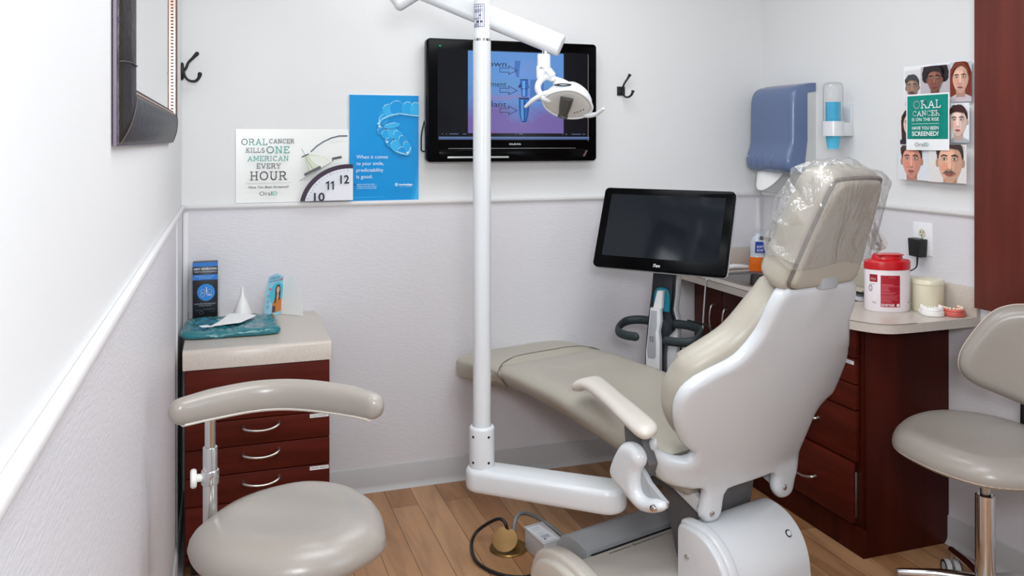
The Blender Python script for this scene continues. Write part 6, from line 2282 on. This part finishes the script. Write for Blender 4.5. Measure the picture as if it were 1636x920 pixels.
b = BM(); puff(b, px_seat, s1_map, sp=0.014, rt=0.085, rb=0.02, top=0.046, bot=-0.032, mid=-0.012, sm=6)
se = obj('seat', b, M_vinyl2, s1, 60)
b = BM()
rim = catmull([(*p, 0) for p in px_seat], 4, True)
tube(b, [s1_map(p.x * 0.985, p.y * 0.985, -0.014) for p in rim] + [s1_map(rim[0].x * 0.985, rim[0].y * 0.985, -0.014)], 0.0025, n=6, sm=0)
obj('seat_seam', b, M_vinyl2, se, 60)
bar = [(-0.077, 1.792), (-0.019, 1.822), (0.054, 1.846), (0.117, 1.843), (0.179, 1.812), (0.248, 1.753), (0.285, 1.705)]
b = BM()
tube(b, [Vector((x, y, 0.885)) for x, y in bar], [0.026, 0.030, 0.031, 0.031, 0.031, 0.030, 0.026], n=20, sm=8, sect=[(0.82 * math.copysign(abs(math.cos(a)) ** 0.8, math.cos(a)), 1.0 * math.copysign(abs(math.sin(a)) ** 0.8, math.sin(a))) for a in [2 * math.pi * k / 24 for k in range(24)]], up=(0, 0, 1), endround=True)
br_ = obj('backrest', b, M_vinyl2, s1, 80)
b = BM()
tube(b, [Vector((x, y, 0.8605)) for x, y in bar], [0.016, 0.020, 0.021, 0.021, 0.021, 0.020, 0.016], n=12, sm=6, sect=[(math.cos(2 * math.pi * k / 12), 0.35 * math.sin(2 * math.pi * k / 12)) for k in range(12)], up=(0, 0, 1))
obj('backrest_shell', b, M_cream, br_, 60)
PXs = Vector((-0.0245, 1.842, 0))
b = BM()
cyl(b, PXs + Vector((0, 0, 0.60)), PXs + Vector((0, 0, 0.868)), 0.0105, n=24)
obj('backrest_post', b, M_chrome, s1)
b = BM()
cyl(b, PXs + Vector((0, 0, 0.565)), PXs + Vector((0, 0, 0.792)), 0.0142, n=24, bev=0.001)
cyl(b, PXs + Vector((0, 0, 0.716)), PXs + Vector((0, 0, 0.745)), 0.0175, n=24, bev=0.002)
obj('sleeve', b, M_chrome, s1)
b = BM()
tube(b, [PXs + Vector((0, 0, 0.575)), PXs + Vector((0.005, -0.004, 0.553)), PXs + Vector((0.04, -0.03, 0.548)), SC1 + Vector((0, 0, 0.548))], 0.014, n=14, sm=5)
box(b, (SC1.x - 0.09, SC1.y - 0.09, 0.556), (SC1.x + 0.09, SC1.y + 0.09, 0.574), 0.004)
obj('seat_bracket', b, M_black, s1, 50)
b = BM()
kd = -RX * 0.93 - RY * 0.37
cyl(b, PXs + Vector((0, 0, 0.731)) + kd * 0.015, PXs + Vector((0, 0, 0.731)) + kd * 0.028, 0.008, n=14)
lathe(b, [(0, 0), (0.016, 0), (0.019, 0.003), (0.019, 0.009), (0.016, 0.012), (0, 0.012)], frame(PXs + Vector((0, 0, 0.731)) + kd * 0.026, kd), 10)
obj('clamp_knob', b, mat('knob_white', (232, 230, 224), 0.4), s1, 40)
casters_and_legs(s1, SC1, 0.225, 0.3, rod_top=0.56)

SC2 = Vector((2.100, 1.885, 0))
s2 = thing('operator_stool', 'taupe rolling stool with wide backrest at the right edge by the counter', 'stool', SC2, 'vinyl dental stools')
o2 = [(1.880, 2.000), (1.935, 2.070), (2.030, 2.128), (2.120, 2.150), (2.205, 2.135), (2.270, 2.085), (2.318, 2.000), (2.330, 1.90), (2.312, 1.79), (2.255, 1.695), (2.165, 1.650), (2.060, 1.645), (1.965, 1.665), (1.900, 1.715), (1.868, 1.80), (1.862, 1.90)]
b = BM()
puff(b, o2, lambda a, bb, h: Vector((a, bb, 0.525 + h - 0.012 * math.exp(-((a - 2.1) ** 2 + (bb - 1.9) ** 2) / 0.02) * (1 if h > 0 else 0))), sp=0.018, rt=0.06, rb=0.02, top=0.042, bot=-0.030, mid=-0.012, sm=5)
se = obj('seat', b, M_vinyl2, s2, 60)
b = BM()
rim = catmull([(*p, 0) for p in inset(o2, 0.985)], 4, True)
tube(b, [Vector((p.x, p.y, 0.508)) for p in rim] + [Vector((rim[0].x, rim[0].y, 0.508))], 0.003, n=6, sm=0)
obj('seat_piping', b, mat('pale_piping', (196, 180, 168), 0.5), se, 60)
bo = [(-0.098, 0.740), (-0.090, 0.704), (-0.054, 0.673), (0.003, 0.650), (0.074, 0.626), (0.14, 0.618), (0.20, 0.640), (0.245, 0.70), (0.25, 0.77), (0.235, 0.85), (0.19, 0.905), (0.13, 0.924), (0.074, 0.925), (0.033, 0.917), (-0.005, 0.897), (-0.044, 0.852), (-0.085, 0.785)]
b = BM()
bd_, bn_ = Vector((0.66, -0.75, 0)), Vector((-0.75, -0.66, 0))


def s2b(a, z, h):
    k = 0.9 * (a - 0.08) ** 2
    return Vector((2.202, 1.942, z)) + bd_ * a + bn_ * (h + k - 0.045)


puff(b, bo, s2b, sp=0.016, rt=0.035, rb=0.02, top=0.040, bot=-0.018, mid=0.0, sm=5)
bk = obj('backrest', b, M_vinyl2, s2, 60)
b = BM()
rim = catmull([(*p, 0) for p in bo], 4, True)
tube(b, [s2b(p.x, p.y, 0.001) for p in rim] + [s2b(rim[0].x, rim[0].y, 0.001)], 0.003, n=6, sm=0)
obj('backrest_piping', b, mat('pale_piping', (196, 180, 168), 0.5), bk, 60)
b = BM()
bp0 = s2b(0.08, 0.72, -0.02)
tube(b, [bp0, bp0 - bn_ * 0.03 + Vector((0, 0, -0.10)), bp0 - bn_ * 0.02 + Vector((0, 0, -0.22)), Vector((2.21, 1.84, 0.483)), Vector((2.12, 1.88, 0.483))], [0.012, 0.013, 0.014, 0.014, 0.014], n=12, sm=6)
box(b, (2.04, 1.82, 0.470), (2.24, 2.0, 0.496), 0.004)
obj('backrest_bracket', b, M_black, s2, 50)
casters_and_legs(s2, (2.15, 1.93, 0), 0.232, R_(66), post_r=0.0275, post_top=0.365, rod_top=0.475, lift=0.018)
